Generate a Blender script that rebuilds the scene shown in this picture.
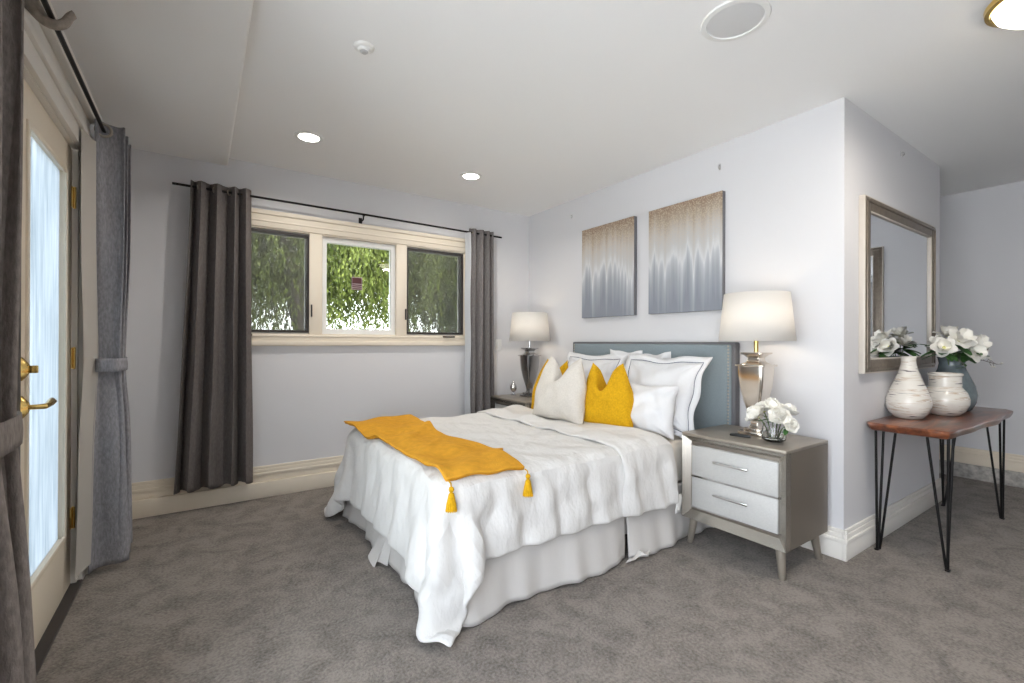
import bpy, bmesh, math, random
import numpy as np
from mathutils import Vector, Matrix
from mathutils.bvhtree import BVHTree
random.seed(7); np.random.seed(7)
for o in list(bpy.data.objects): bpy.data.objects.remove(o)
SC = bpy.context.scene
COL = SC.collection
PI = math.pi
R = math.radians

# ------------------------------------------------------------------ camera
FPX, YAW, PITCH, ROLL = 458.218, R(34.2094), R(0.079), R(0.19)
_f = Vector((math.sin(YAW)*math.cos(PITCH), math.cos(YAW)*math.cos(PITCH), math.sin(PITCH)))
_r = Vector((math.cos(YAW), -math.sin(YAW), 0)); _u = _r.cross(_f)
_r2 = _r*math.cos(ROLL)+_u*math.sin(ROLL); _u2 = -_r*math.sin(ROLL)+_u*math.cos(ROLL)
cd = bpy.data.cameras.new('camera'); cam = bpy.data.objects.new('camera', cd); COL.objects.link(cam)
cd.sensor_width = 36; cd.lens = FPX/1024*36; cd.clip_start = .05
_m = Matrix((_r2, _u2, -_f)).transposed().to_4x4(); _m.translation = Vector((0, 0, 1.2)); cam.matrix_world = _m
SC.camera = cam

# ------------------------------------------------------------------ world, sun, exposure
SC.view_settings.view_transform = 'Standard'; SC.view_settings.look = 'None'
SC.view_settings.gamma = 1; SC.view_settings.use_curve_mapping = False
SC.view_settings.exposure = 0.64
SC.cycles.use_denoising = True
SC.cycles.max_bounces = 10; SC.cycles.diffuse_bounces = 6; SC.cycles.transparent_max_bounces = 24
SC.cycles.sample_clamp_indirect = 8
SC.cycles.caustics_reflective = False; SC.cycles.caustics_refractive = False
W = bpy.data.worlds.new('sky'); SC.world = W; W.use_nodes = True
wn = W.node_tree.nodes; wl = W.node_tree.links
bg = wn['Background']
tc = wn.new('ShaderNodeTexCoord'); sep = wn.new('ShaderNodeSeparateXYZ'); cr = wn.new('ShaderNodeValToRGB')
wl.new(tc.outputs['Generated'], sep.inputs[0]); wl.new(sep.outputs['Z'], cr.inputs[0]); wl.new(cr.outputs[0], bg.inputs[0])
cr.color_ramp.elements[0].position = 0.0; cr.color_ramp.elements[0].color = (.93, .96, 1.0, 1)
cr.color_ramp.elements[1].position = .7; cr.color_ramp.elements[1].color = (.72, .84, 1.0, 1)
bg.inputs['Strength'].default_value = 4.9

def lamp(name, kind, loc, energy, color=(1, 1, 1), rot=(0, 0, 0), parent=None, **kw):
    d = bpy.data.lights.new(name, kind); d.energy = energy; d.color = color
    for k, v in kw.items(): setattr(d, k, v)
    o = bpy.data.objects.new(name, d); COL.objects.link(o); o.location = loc; o.rotation_euler = rot
    if parent: o.parent = parent
    return o
lamp('sun', 'SUN', (0, -10, 12), 11.0, (1, .96, .90), (R(38), 0, R(12)), angle=R(3))
def portal(name, loc, rot, sx, sy):
    o = lamp(name, 'AREA', loc, 1, rot=rot, shape='RECTANGLE', size=sx, size_y=sy); o.data.cycles.is_portal = True
portal('window_portal', (1.15, 4.2, 1.67), (R(-90), 0, 0), 2.1, .86)
portal('door_portal', (-.64, 2.2, 1.15), (0, R(-90), 0), 1.9, 1.8)
portal('fill_opening_portal', (-.66, -.22, 1.16), (0, R(-90), 0), 2.28, 2.5)  # sky portal for the unseen opening added as a daylight source

# ------------------------------------------------------------------ node materials
MATS = {}
def nt(name):
    m = bpy.data.materials.new(name); m.use_nodes = True
    return m, m.node_tree.nodes, m.node_tree.links, m.node_tree.nodes['Principled BSDF']
def mat(name, col, rough=.6, metal=0.0, var=0.0, vscale=4.0, bump=0.0, bscale=60.0, stretch=(1, 1, 1), emit=None, estr=0, trans=0, ior=1.45, spec=.5, sheen=0, dist=.01, coat=0):
    if name in MATS: return MATS[name]
    m, n, l, b = nt(name)
    b.inputs['Base Color'].default_value = (*col, 1); b.inputs['Roughness'].default_value = rough
    b.inputs['Metallic'].default_value = metal; b.inputs['Specular IOR Level'].default_value = spec
    b.inputs['Transmission Weight'].default_value = trans; b.inputs['IOR'].default_value = ior
    b.inputs['Sheen Weight'].default_value = sheen; b.inputs['Coat Weight'].default_value = coat
    t = n.new('ShaderNodeTexCoord'); mp = n.new('ShaderNodeMapping'); l.new(t.outputs['Object'], mp.inputs[0])
    mp.inputs['Scale'].default_value = stretch
    if var:
        x = n.new('ShaderNodeTexNoise'); x.inputs['Scale'].default_value = vscale; x.inputs['Detail'].default_value = 6
        l.new(mp.outputs[0], x.inputs[0]); r = n.new('ShaderNodeValToRGB')
        r.color_ramp.elements[0].position = .3; r.color_ramp.elements[1].position = .7
        r.color_ramp.elements[0].color = (*[c*(1-var) for c in col], 1); r.color_ramp.elements[1].color = (*[min(1, c*(1+var)) for c in col], 1)
        l.new(x.outputs['Fac'], r.inputs[0]); l.new(r.outputs[0], b.inputs['Base Color'])
    if bump:
        x = n.new('ShaderNodeTexNoise'); x.inputs['Scale'].default_value = bscale; x.inputs['Detail'].default_value = 4
        l.new(mp.outputs[0], x.inputs[0]); bp = n.new('ShaderNodeBump'); bp.inputs['Strength'].default_value = bump
        bp.inputs['Distance'].default_value = dist
        l.new(x.outputs['Fac'], bp.inputs['Height']); l.new(bp.outputs[0], b.inputs['Normal'])
    if emit: b.inputs['Emission Color'].default_value = (*emit, 1); b.inputs['Emission Strength'].default_value = estr
    MATS[name] = m; return m

M_wall = mat('wall_paint', (.695, .692, .708), .85, bump=.05, bscale=180, spec=.2)
M_ceil = mat('ceiling_paint', (.90, .90, .895), .9, bump=.04, bscale=150, spec=.2)
M_trim = mat('cream_trim', (.80, .72, .60), .5)
M_trimw = mat('white_trim', (.76, .73, .68), .5)
M_vinyl = mat('white_vinyl', (.82, .82, .80), .4)
M_dark = mat('bronze_frame', (.045, .038, .035), .5)
M_black = mat('black_metal', (.012, .011, .011), .45, 0.6)
M_door = mat('door_paint', (.76, .67, .54), .45)
M_brass = mat('polished_brass', (.83, .58, .20), .2, 1.0)
M_white = mat('white_plastic', (.82, .82, .80), .4)
M_silverwood = mat('champagne_finish', (.36, .32, .27), .38, .55, var=.05, vscale=20)
M_drawer = mat('drawer_linen', (.55, .545, .53), .5, .1, var=.12, vscale=120, stretch=(1, 1, 6), bump=.1, bscale=200)
M_nsside = mat('nightstand_side', (.20, .17, .14), .42, .4)
M_lampmetal = mat('brushed_champagne', (.74, .67, .59), .16, 1.0, var=.1, vscale=6, stretch=(1, 1, .3))
M_lampdark = mat('brushed_pewter', (.56, .56, .57), .15, 1.0)
M_chrome = mat('chrome', (.8, .8, .8), .15, 1)
M_comf = mat('white_cotton', (.67, .655, .635), .9, bump=.65, bscale=8, stretch=(1.2, 1, .55), spec=.1, dist=.04, sheen=.1)
M_sham = mat('white_percale', (.72, .72, .73), .9, bump=.6, bscale=7, stretch=(1, 1, .6), spec=.1, dist=.03)
M_sheet = mat('cream_sheet', (.72, .66, .58), .9, bump=.3, bscale=15, spec=.1)
M_skirt = mat('skirt_cotton', (.58, .555, .53), .9, bump=.3, bscale=8, stretch=(1, 1, .3), spec=.1, dist=.015)
M_navy = mat('navy_piping', (.03, .04, .08), .8)
M_mustard = mat('mustard_knit', (.64, .355, .012), .9, var=.12, vscale=90, bump=.5, bscale=260, spec=.15)
M_throw = mat('mustard_throw', (.66, .32, .03), .9, var=.10, vscale=30, bump=.45, bscale=160, spec=.15)
M_linen = mat('oatmeal_linen', (.66, .62, .565), .9, var=.06, vscale=100, bump=.4, bscale=240, spec=.15)
M_hb = mat('headboard_fabric', (.25, .295, .315), .85, var=.1, vscale=150, stretch=(1, 1, 4), bump=.3, bscale=300, spec=.2)
M_hbf = mat('headboard_border', (.14, .14, .15), .6, .2)
M_curt = mat('taupe_curtain', (.155, .138, .132), .9, var=.2, vscale=120, stretch=(1, 1, .35), bump=.3, bscale=300, spec=.1)
M_curt2 = mat('grey_curtain', (.30, .295, .315), .9, var=.2, vscale=120, stretch=(1, 1, .35), bump=.3, bscale=300, spec=.1)
M_lining = mat('curtain_lining', (.46, .43, .39), .9)
M_stone = mat('stone_strip', (.42, .40, .37), .6, var=.35, vscale=30)
M_glassv = mat('clear_glass', (1, 1, 1), .02, trans=1, ior=1.45)
M_petal = mat('white_petal', (.86, .84, .78), .7, sheen=.2, spec=.2)
M_leaf = mat('green_leaf', (.045, .12, .03), .5, var=.3, vscale=20)
M_stem = mat('green_stem', (.12, .2, .06), .6)
M_twig = mat('grey_twig', (.18, .16, .15), .8)
M_bluevase = mat('blue_grey_glaze', (.15, .19, .205), .25, var=.25, vscale=14, coat=.3)
M_bark = mat('tree_bark', (.05, .04, .03), .95, var=.3, vscale=12, bump=.6, bscale=20)
M_mirrorf = mat('mirror_frame_taupe', (.20, .165, .13), .4, .5, var=.15, vscale=40)
M_mirrorl = mat('mirror_frame_edge', (.60, .55, .49), .5, .2)
M_mirror = mat('mirror_glass', (.86, .88, .9), .01, 1.0)
M_bracket = mat('carved_silver_wood', (.30, .26, .225), .6, .1, var=.3, vscale=40, bump=.3, bscale=90)

def carpet():
    m, n, l, b = nt('taupe_carpet')
    b.inputs['Roughness'].default_value = 1; b.inputs['Specular IOR Level'].default_value = .05; b.inputs['Sheen Weight'].default_value = .15
    t = n.new('ShaderNodeTexCoord')
    a = n.new('ShaderNodeTexNoise'); a.inputs['Scale'].default_value = 7.5; a.inputs['Detail'].default_value = 9; a.inputs['Roughness'].default_value = .68; a.inputs['Distortion'].default_value = .5
    f = n.new('ShaderNodeTexNoise'); f.inputs['Scale'].default_value = 85; f.inputs['Detail'].default_value = 3
    l.new(t.outputs['Object'], a.inputs[0]); l.new(t.outputs['Object'], f.inputs[0])
    mx = n.new('ShaderNodeMath'); mx.operation = 'MULTIPLY_ADD'; mx.inputs[1].default_value = .75
    l.new(f.outputs['Fac'], mx.inputs[0]); l.new(a.outputs['Fac'], mx.inputs[2])
    r = n.new('ShaderNodeValToRGB'); r.color_ramp.elements[0].position = .58; r.color_ramp.elements[1].position = 1.14
    r.color_ramp.elements[0].color = (.098, .083, .071, 1); r.color_ramp.elements[1].color = (.27, .235, .205, 1)
    l.new(mx.outputs[0], r.inputs[0]); l.new(r.outputs[0], b.inputs['Base Color'])
    bp = n.new('ShaderNodeBump'); bp.inputs['Strength'].default_value = 1.0; bp.inputs['Distance'].default_value = .008
    l.new(mx.outputs[0], bp.inputs['Height']); l.new(bp.outputs[0], b.inputs['Normal']); return m
M_carpet = carpet()

def wood():
    m, n, l, b = nt('walnut_slab'); b.inputs['Roughness'].default_value = .3; b.inputs['Coat Weight'].default_value = .25
    t = n.new('ShaderNodeTexCoord'); mp = n.new('ShaderNodeMapping'); mp.inputs['Scale'].default_value = (.7, 5, 5)
    x = n.new('ShaderNodeTexNoise'); x.inputs['Scale'].default_value = 3.5; x.inputs['Detail'].default_value = 8; x.inputs['Distortion'].default_value = 1.2
    l.new(t.outputs['Object'], mp.inputs[0]); l.new(mp.outputs[0], x.inputs[0])
    r = n.new('ShaderNodeValToRGB'); e = r.color_ramp.elements
    e[0].position = .3; e[0].color = (.040, .012, .006, 1); e[1].position = .72; e[1].color = (.27, .095, .04, 1)
    q = e.new(.5); q.color = (.13, .038, .016, 1)
    l.new(x.outputs['Fac'], r.inputs[0]); l.new(r.outputs[0], b.inputs['Base Color']); return m
M_wood = wood()

def vase_mat():
    m, n, l, b = nt('streaked_ceramic'); b.inputs['Roughness'].default_value = .25; b.inputs['Coat Weight'].default_value = .4
    t = n.new('ShaderNodeTexCoord'); mp = n.new('ShaderNodeMapping'); mp.inputs['Scale'].default_value = (2.6, 2.6, 34); mp.inputs['Rotation'].default_value = (.12, .1, 0)
    x = n.new('ShaderNodeTexNoise'); x.inputs['Scale'].default_value = 2.0; x.inputs['Detail'].default_value = 5; x.inputs['Distortion'].default_value = .4
    l.new(t.outputs['Object'], mp.inputs[0]); l.new(mp.outputs[0], x.inputs[0])
    r = n.new('ShaderNodeValToRGB'); e = r.color_ramp.elements
    e[0].position = .34; e[0].color = (.10, .09, .10, 1); e[1].position = .385; e[1].color = (.70, .66, .60, 1)
    q = e.new(.56); q.color = (.72, .69, .63, 1); q = e.new(.61); q.color = (.50, .38, .27, 1); q = e.new(.635); q.color = (.74, .71, .66, 1)
    l.new(x.outputs['Fac'], r.inputs[0]); l.new(r.outputs[0], b.inputs['Base Color'])
    return m
M_vase = vase_mat()

def shade_mat(name, col):
    m = bpy.data.materials.new(name); m.use_nodes = True; n = m.node_tree.nodes; l = m.node_tree.links
    n.remove(n['Principled BSDF']); d = n.new('ShaderNodeBsdfDiffuse'); t = n.new('ShaderNodeBsdfTranslucent'); a = n.new('ShaderNodeMixShader')
    d.inputs[0].default_value = (*col, 1); t.inputs[0].default_value = (*col, 1); a.inputs[0].default_value = .45
    l.new(d.outputs[0], a.inputs[1]); l.new(t.outputs[0], a.inputs[2]); l.new(a.outputs[0], n['Material Output'].inputs[0]); return m
M_shade = shade_mat('lampshade_linen', (.86, .845, .82))
M_sheer = shade_mat('sheer_lining', (.80, .82, .85))

def leaf_mat(name, c1, c2):
    m = bpy.data.materials.new(name); m.use_nodes = True; n = m.node_tree.nodes; l = m.node_tree.links
    n.remove(n['Principled BSDF']); d = n.new('ShaderNodeBsdfDiffuse'); t = n.new('ShaderNodeBsdfTranslucent'); a = n.new('ShaderNodeMixShader')
    a.inputs[0].default_value = .4
    tcn = n.new('ShaderNodeTexCoord'); x = n.new('ShaderNodeTexNoise'); x.inputs['Scale'].default_value = 2.2; x.inputs['Detail'].default_value = 5
    l.new(tcn.outputs['Object'], x.inputs[0]); r = n.new('ShaderNodeValToRGB')
    r.color_ramp.elements[0].position = .35; r.color_ramp.elements[1].position = .65
    r.color_ramp.elements[0].color = (*c1, 1); r.color_ramp.elements[1].color = (*c2, 1)
    l.new(x.outputs['Fac'], r.inputs[0]); l.new(r.outputs[0], d.inputs[0]); l.new(r.outputs[0], t.inputs[0])
    l.new(d.outputs[0], a.inputs[1]); l.new(t.outputs[0], a.inputs[2]); l.new(a.outputs[0], n['Material Output'].inputs[0]); return m
M_fol = leaf_mat('willow_leaves', (.055, .078, .018), (.205, .24, .065))
M_fol2 = leaf_mat('dark_leaves', (.04, .06, .018), (.14, .175, .055))

def pane_mat(name, tint, haze):
    m = bpy.data.materials.new(name); m.use_nodes = True; n = m.node_tree.nodes; l = m.node_tree.links
    n.remove(n['Principled BSDF']); t = n.new('ShaderNodeBsdfTransparent'); g = n.new('ShaderNodeBsdfGlossy'); a = n.new('ShaderNodeMixShader')
    t.inputs[0].default_value = (*tint, 1); g.inputs['Roughness'].default_value = .02; fr = n.new('ShaderNodeFresnel'); fr.inputs[0].default_value = 1.45
    l.new(fr.outputs[0], a.inputs[0]); l.new(t.outputs[0], a.inputs[1]); l.new(g.outputs[0], a.inputs[2])
    out = a
    if haze:
        d = n.new('ShaderNodeBsdfDiffuse'); d.inputs[0].default_value = (.5, .5, .5, 1); b = n.new('ShaderNodeMixShader'); b.inputs[0].default_value = haze
        l.new(a.outputs[0], b.inputs[1]); l.new(d.outputs[0], b.inputs[2]); out = b
    l.new(out.outputs[0], n['Material Output'].inputs[0]); return m
M_pane = pane_mat('window_glass', (.95, .97, .95), 0)
M_screen = pane_mat('insect_screen', (.62, .62, .62), .10)

def frosted():
    m = bpy.data.materials.new('frosted_glass'); m.use_nodes = True; n = m.node_tree.nodes; l = m.node_tree.links
    n.remove(n['Principled BSDF']); t = n.new('ShaderNodeBsdfTranslucent'); g = n.new('ShaderNodeBsdfGlossy'); a = n.new('ShaderNodeMixShader')
    tcn = n.new('ShaderNodeTexCoord'); mp = n.new('ShaderNodeMapping'); mp.inputs['Scale'].default_value = (1, 14, 1.1)
    x = n.new('ShaderNodeTexNoise'); x.inputs['Scale'].default_value = 2; x.inputs['Detail'].default_value = 6; x.inputs['Roughness'].default_value = .6
    l.new(tcn.outputs['Object'], mp.inputs[0]); l.new(mp.outputs[0], x.inputs[0])
    r = n.new('ShaderNodeValToRGB'); r.color_ramp.elements[0].position = .32; r.color_ramp.elements[1].position = .62
    r.color_ramp.elements[0].color = (.29, .32, .335, 1); r.color_ramp.elements[1].color = (.42, .445, .46, 1)
    l.new(x.outputs['Fac'], r.inputs[0]); l.new(r.outputs[0], t.inputs[0]); g.inputs['Roughness'].default_value = .25; a.inputs[0].default_value = .06
    l.new(t.outputs[0], a.inputs[1]); l.new(g.outputs[0], a.inputs[2]); l.new(a.outputs[0], n['Material Output'].inputs[0]); return m
M_frost = frosted()

def painting_mat(seed):
    m, n, l, b = nt('abstract_canvas'); b.inputs['Roughness'].default_value = .45
    t = n.new('ShaderNodeTexCoord'); s = n.new('ShaderNodeSeparateXYZ'); l.new(t.outputs['Object'], s.inputs[0])
    def noise(scale, st, det=4):
        mp = n.new('ShaderNodeMapping'); mp.inputs['Scale'].default_value = st; mp.inputs['Location'].default_value = (seed, seed*2, seed)
        x = n.new('ShaderNodeTexNoise'); x.inputs['Scale'].default_value = scale; x.inputs['Detail'].default_value = det
        l.new(t.outputs['Object'], mp.inputs[0]); l.new(mp.outputs[0], x.inputs[0]); return x.outputs['Fac']
    def math(op, a, b_, c=None):
        k = n.new('ShaderNodeMath'); k.operation = op
        for i, v in enumerate((a, b_, c)):
            if v is None: continue
            if isinstance(v, (int, float)): k.inputs[i].default_value = v
            else: l.new(v, k.inputs[i])
        return k.outputs[0]
    # height 0..1 up the canvas, pulled into drips by noise stretched along the vertical
    h = math('ADD', math('MULTIPLY', s.outputs['Z'], 1.25), .5)
    drip = noise(9, (1, 2.2, .05), 3)
    h1 = math('MULTIPLY_ADD', math('SUBTRACT', drip, .5), math('MULTIPLY', math('SUBTRACT', 1.08, h), 1.5), h)
    r = n.new('ShaderNodeValToRGB'); e = r.color_ramp.elements
    e[0].position = .05; e[0].color = (.24, .26, .30, 1); e[1].position = .97; e[1].color = (.30, .21, .15, 1)
    for p, c in ((.30, (.34, .36, .395)), (.44, (.48, .50, .53)), (.50, (.64, .65, .66)), (.60, (.54, .54, .54)), (.74, (.52, .49, .46)), (.86, (.42, .35, .28))):
        q = e.new(p); q.color = (*c, 1)
    l.new(h1, r.inputs[0])
    sp = noise(95, (1, 1, 1), 3); mk = math('GREATER_THAN', sp, .53); top = n.new('ShaderNodeMapRange')
    l.new(h, top.inputs[0]); top.inputs[1].default_value = .5; top.inputs[2].default_value = .95
    f = math('MULTIPLY', mk, math('MULTIPLY', top.outputs[0], .55))
    mix = n.new('ShaderNodeMix'); mix.data_type = 'RGBA'; l.new(f, mix.inputs[0]); l.new(r.outputs[0], mix.inputs[6]); mix.inputs[7].default_value = (.62, .52, .38, 1)
    l.new(mix.outputs[2], b.inputs['Base Color']); return m

# ------------------------------------------------------------------ mesh helpers
def tag(o, label=None, cat=None, group=None, kind=None):
    if label: o['label'] = label
    if cat: o['category'] = cat
    if group: o['group'] = group
    if kind: o['kind'] = kind
    return o
def empty(name, loc, rz=0, **k):
    o = bpy.data.objects.new(name, None); COL.objects.link(o); o.location = loc; o.rotation_euler = (0, 0, rz); o.empty_display_size = .1
    return tag(o, **k)
class MB:
    """collects shapes, then links them as one mesh object"""
    def __init__(s): s.b = bmesh.new()
    def box(s, x0, x1, y0, y1, z0, z1, bev=0, seg=2, M=None):
        r = bmesh.ops.create_cube(s.b, size=1); v = r['verts']
        for q in v: q.co = Vector(((q.co.x+.5)*(x1-x0)+x0, (q.co.y+.5)*(y1-y0)+y0, (q.co.z+.5)*(z1-z0)+z0))
        if bev:
            es = list({e for q in v for e in q.link_edges})
            r = bmesh.ops.bevel(s.b, geom=es, offset=bev, segments=seg, affect='EDGES', profile=.5)
            v = list({q for f in r['faces'] for q in f.verts} | {q for q in v if q.is_valid})
        if M is not None:
            for q in v: q.co = M @ q.co
        return s
    def lathe(s, prof, c=(0, 0, 0), n=40, M=None, sq=0):
        """prof: (radius, z) pairs. sq>0 squares the section"""
        rings = []
        for r, z in prof:
            ring = []
            for i in range(n):
                a = 2*PI*i/n; ca, sa = math.cos(a), math.sin(a); k = 1
                if sq: k = (abs(ca)**sq+abs(sa)**sq)**(-1/sq)
                p = Vector((c[0]+r*k*ca, c[1]+r*k*sa, c[2]+z))
                if M is not None: p = M @ p
                ring.append(s.b.verts.new(p))
            rings.append(ring)
        for a, b in zip(rings, rings[1:]):
            for i in range(n): s.b.faces.new((a[i], a[(i+1) % n], b[(i+1) % n], b[i]))
        for ring, fl in ((rings[0], True), (rings[-1], False)):
            if (prof[0] if fl else prof[-1])[0] > 1e-5:
                try: s.b.faces.new(ring[::-1] if fl else ring)
                except ValueError: pass
        return s
    def tube(s, pts, r, n=8, cap=True):
        pts = [Vector(p) for p in pts]; rs = r if isinstance(r, (list, tuple)) else [r]*len(pts)
        rings = []; up = None
        for i, p in enumerate(pts):
            d = (pts[min(i+1, len(pts)-1)]-pts[max(i-1, 0)]).normalized()
            if up is None: up = d.orthogonal().normalized()
            up = (up-d*up.dot(d)).normalized(); sd = d.cross(up)
            rings.append([s.b.verts.new(p+(up*math.cos(2*PI*k/n)+sd*math.sin(2*PI*k/n))*rs[i]) for k in range(n)])
        for a, b in zip(rings, rings[1:]):
            for i in range(n): s.b.faces.new((a[i], a[(i+1) % n], b[(i+1) % n], b[i]))
        if cap: s.b.faces.new(rings[0][::-1]); s.b.faces.new(rings[-1])
        return s
    def grid(s, P, close_u=False):
        """P[i][j] of points"""
        V = [[s.b.verts.new(Vector(p)) for p in row] for row in P]
        for i in range(len(V)-1):
            for j in range(len(V[0])-1): s.b.faces.new((V[i][j], V[i+1][j], V[i+1][j+1], V[i][j+1]))
        return s
    def poly(s, pts, z0, z1, axis='z'):
        f = [Vector((a, b, z0)) for a, b in pts]; g = [Vector((a, b, z1)) for a, b in pts]
        if axis == 'x': f = [Vector((z0, p.x, p.y)) for p in f]; g = [Vector((z1, p.x, p.y)) for p in g]
        if axis == 'y': f = [Vector((p.x, z0, p.y)) for p in f]; g = [Vector((p.x, z1, p.y)) for p in g]
        a = [s.b.verts.new(p) for p in f]; b = [s.b.verts.new(p) for p in g]; n = len(a)
        s.b.faces.new(a[::-1]); s.b.faces.new(b)
        for i in range(n): s.b.faces.new((a[i], a[(i+1) % n], b[(i+1) % n], b[i]))
        return s
    def torus(s, c, R_, r, M=None, n=24, m=8):
        rings = []
        for i in range(n):
            a = 2*PI*i/n; ring = []
            for j in range(m):
                b = 2*PI*j/m; p = Vector(((R_+r*math.cos(b))*math.cos(a), (R_+r*math.cos(b))*math.sin(a), r*math.sin(b)))
                if M is not None: p = M @ p
                ring.append(s.b.verts.new(p+Vector(c)))
            rings.append(ring)
        for i in range(n):
            for j in range(m): s.b.faces.new((rings[i][j], rings[(i+1) % n][j], rings[(i+1) % n][(j+1) % m], rings[i][(j+1) % m]))
        return s
    def build(s, name, m, parent=None, loc=None, smooth=True, recalc=True, **k):
        if recalc: bmesh.ops.recalc_face_normals(s.b, faces=s.b.faces)
        me = bpy.data.meshes.new(name); s.b.to_mesh(me); s.b.free()
        if smooth: me.set_sharp_from_angle(angle=R(38)); [setattr(p, 'use_smooth', True) for p in me.polygons]
        o = bpy.data.objects.new(name, me); COL.objects.link(o); me.materials.append(m)
        if parent is not None: o.parent = parent
        if loc is not None: o.location = loc
        return tag(o, **k)
def struct(name, mb, m, parent=None, **k): return mb.build(name, m, parent, kind='structure' if parent is None else None, **k)
def local(mb, o):
    """shift a world-built MB so that it is relative to an unrotated parent empty"""
    for v in mb.b.verts: v.co -= Vector(o.location)
    return mb
def part(mb, name, m, parent, **k): return local(mb, parent).build(name, m, parent, **k)
def centred(name, mb, m, c, **k):
    for v in mb.b.verts: v.co -= Vector(c)
    return mb.build(name, m, loc=c, **k)
def copy_tree(o, parent=None):
    c = o.copy(); COL.objects.link(c)
    if parent is not None: c.parent = parent
    for ch in list(o.children): copy_tree(ch, c)
    return c

# ------------------------------------------------------------------ the room
ZC, ZS = 2.567, 2.506
YW, XH, YM, XR, XL, YB = 4.018, 2.953, 1.067, 5.70, -.50, -2.70
struct('floor', MB().box(-.75, 5.9, -2.85, 4.25, -.12, 0), M_carpet)
struct('ceiling', MB().box(-.75, 5.9, -2.85, 4.25, ZC, ZC+.15), M_ceil)
struct('ceiling_soffit', MB().box(-.7, .165, YB, YW+.05, ZS, ZC+.05, .012, 3), M_ceil)
wx0, wx1, wz0, wz1 = .13, 2.16, 1.255, 2.085          # opening for the three sashes
def wall_hole(ax, a0, a1, b0, b1, h0, h1, v0, v1, z1=ZC+.02):
    m = MB()
    def bx(p0, p1, q0, q1):
        if ax == 'y': m.box(p0, p1, b0, b1, q0, q1)
        else: m.box(b0, b1, p0, p1, q0, q1)
    bx(a0, h0, 0, z1); bx(h1, a1, 0, z1)
    if v0 > 0: bx(h0, h1, 0, v0)
    bx(h0, h1, v1, z1); return m
struct('wall_back', wall_hole('y', -.7, 3.1, YW, YW+.14, wx0, wx1, wz0, wz1), M_wall)
struct('wall_left', MB().box(XL-.14, XL, 3.10, YW+.1, 0, ZC+.02).box(XL-.14, XL, 1.05, 1.30, 0, ZC+.02).box(XL-.14, XL, YB-.1, -1.5, 0, ZC+.02).box(XL-.14, XL, 1.30, 3.10, 2.14, ZC+.02).box(XL-.14, XL, -1.5, 1.05, 2.30, ZC+.02), M_wall)  # wide gap behind the camera is added to let daylight in
struct('wall_right', MB().box(XH, XH+.12, YM+.12, YW+.05, 0, ZC+.02), M_wall)
struct('wall_alcove', MB().box(XH, 4.705, YM, YM+.12, 0, ZC+.02), M_wall)
struct('wall_hall', MB().box(4.585, 4.705, YM+.12, 2.6, 0, ZC+.02), M_wall)
struct('wall_hall_end', MB().box(4.705, 5.7, 2.5, 2.62, 0, ZC+.02), M_wall)
struct('wall_far_right', MB().box(XR, XR+.12, YB-.05, 2.6, 0, ZC+.02), M_wall)
struct('wall_front', MB().box(-.5, 5.7, YB-.12, YB, 0, ZC+.02), M_wall)

def base_y(x0, x1, y, sgn, h, ledge, mlow, mup, name, t=.02):
    """baseboard along x on a wall at y; sgn -1 = room lies toward -y"""
    m = MB(); f = lambda a, b, q0, q1, bev=.003: m.box(x0, x1, min(y, y+sgn*b), max(y, y+sgn*b), q0, q1, bev)
    if ledge: f(0, .045, 0, ledge); struct(name+'_plinth', m, mlow); m = MB()
    f(0, t, ledge, h-.07); f(0, t+.006, h-.07, h-.048); f(0, t-.003, h-.05, h-.022); f(0, t-.008, h-.024, h)
    return struct(name, m, mup)
def base_x(y0, y1, x, sgn, h, ledge, mlow, mup, name, t=.02):
    m = MB(); f = lambda a, b, q0, q1, bev=.003: m.box(min(x, x+sgn*b), max(x, x+sgn*b), y0, y1, q0, q1, bev)
    if ledge: f(0, .045, 0, ledge); struct(name+'_plinth', m, mlow); m = MB()
    f(0, t, ledge, h-.07); f(0, t+.006, h-.07, h-.048); f(0, t-.003, h-.05, h-.022); f(0, t-.008, h-.024, h)
    return struct(name, m, mup)
base_y(XL, XH, YW, -1, .237, .12, M_trim, M_trim, 'baseboard_back')
base_x(YM-.022, YW, XH, -1, .165, 0, M_trimw, M_trimw, 'baseboard_right')
base_y(XH-.022, 4.725, YM, -1, .165, 0, M_trimw, M_trimw, 'baseboard_alcove')
base_x(YB, 2.5, XR, -1, .267, .124, M_stone, M_trim, 'baseboard_far_right')
base_x(YM+.05, 2.5, 4.705, 1, .165, 0, M_trimw, M_trimw, 'baseboard_hall')
base_x(3.22, YW, XL, 1, .2, 0, M_trim, M_trim, 'baseboard_left')
struct('trim_fill_opening', MB().box(XL-.1, XL-.03, -1.5, -1.44, 0, 2.3).box(XL-.1, XL-.03, .99, 1.05, 0, 2.3).box(XL-.1, XL-.03, -1.44, .99, 2.24, 2.3).box(XL-.1, XL-.03, -1.44, .99, 0, .05).box(XL-.09, XL-.04, -.26, -.19, .05, 2.24), M_trimw)  # frame of the added, unseen opening that lights the room from the left

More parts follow.
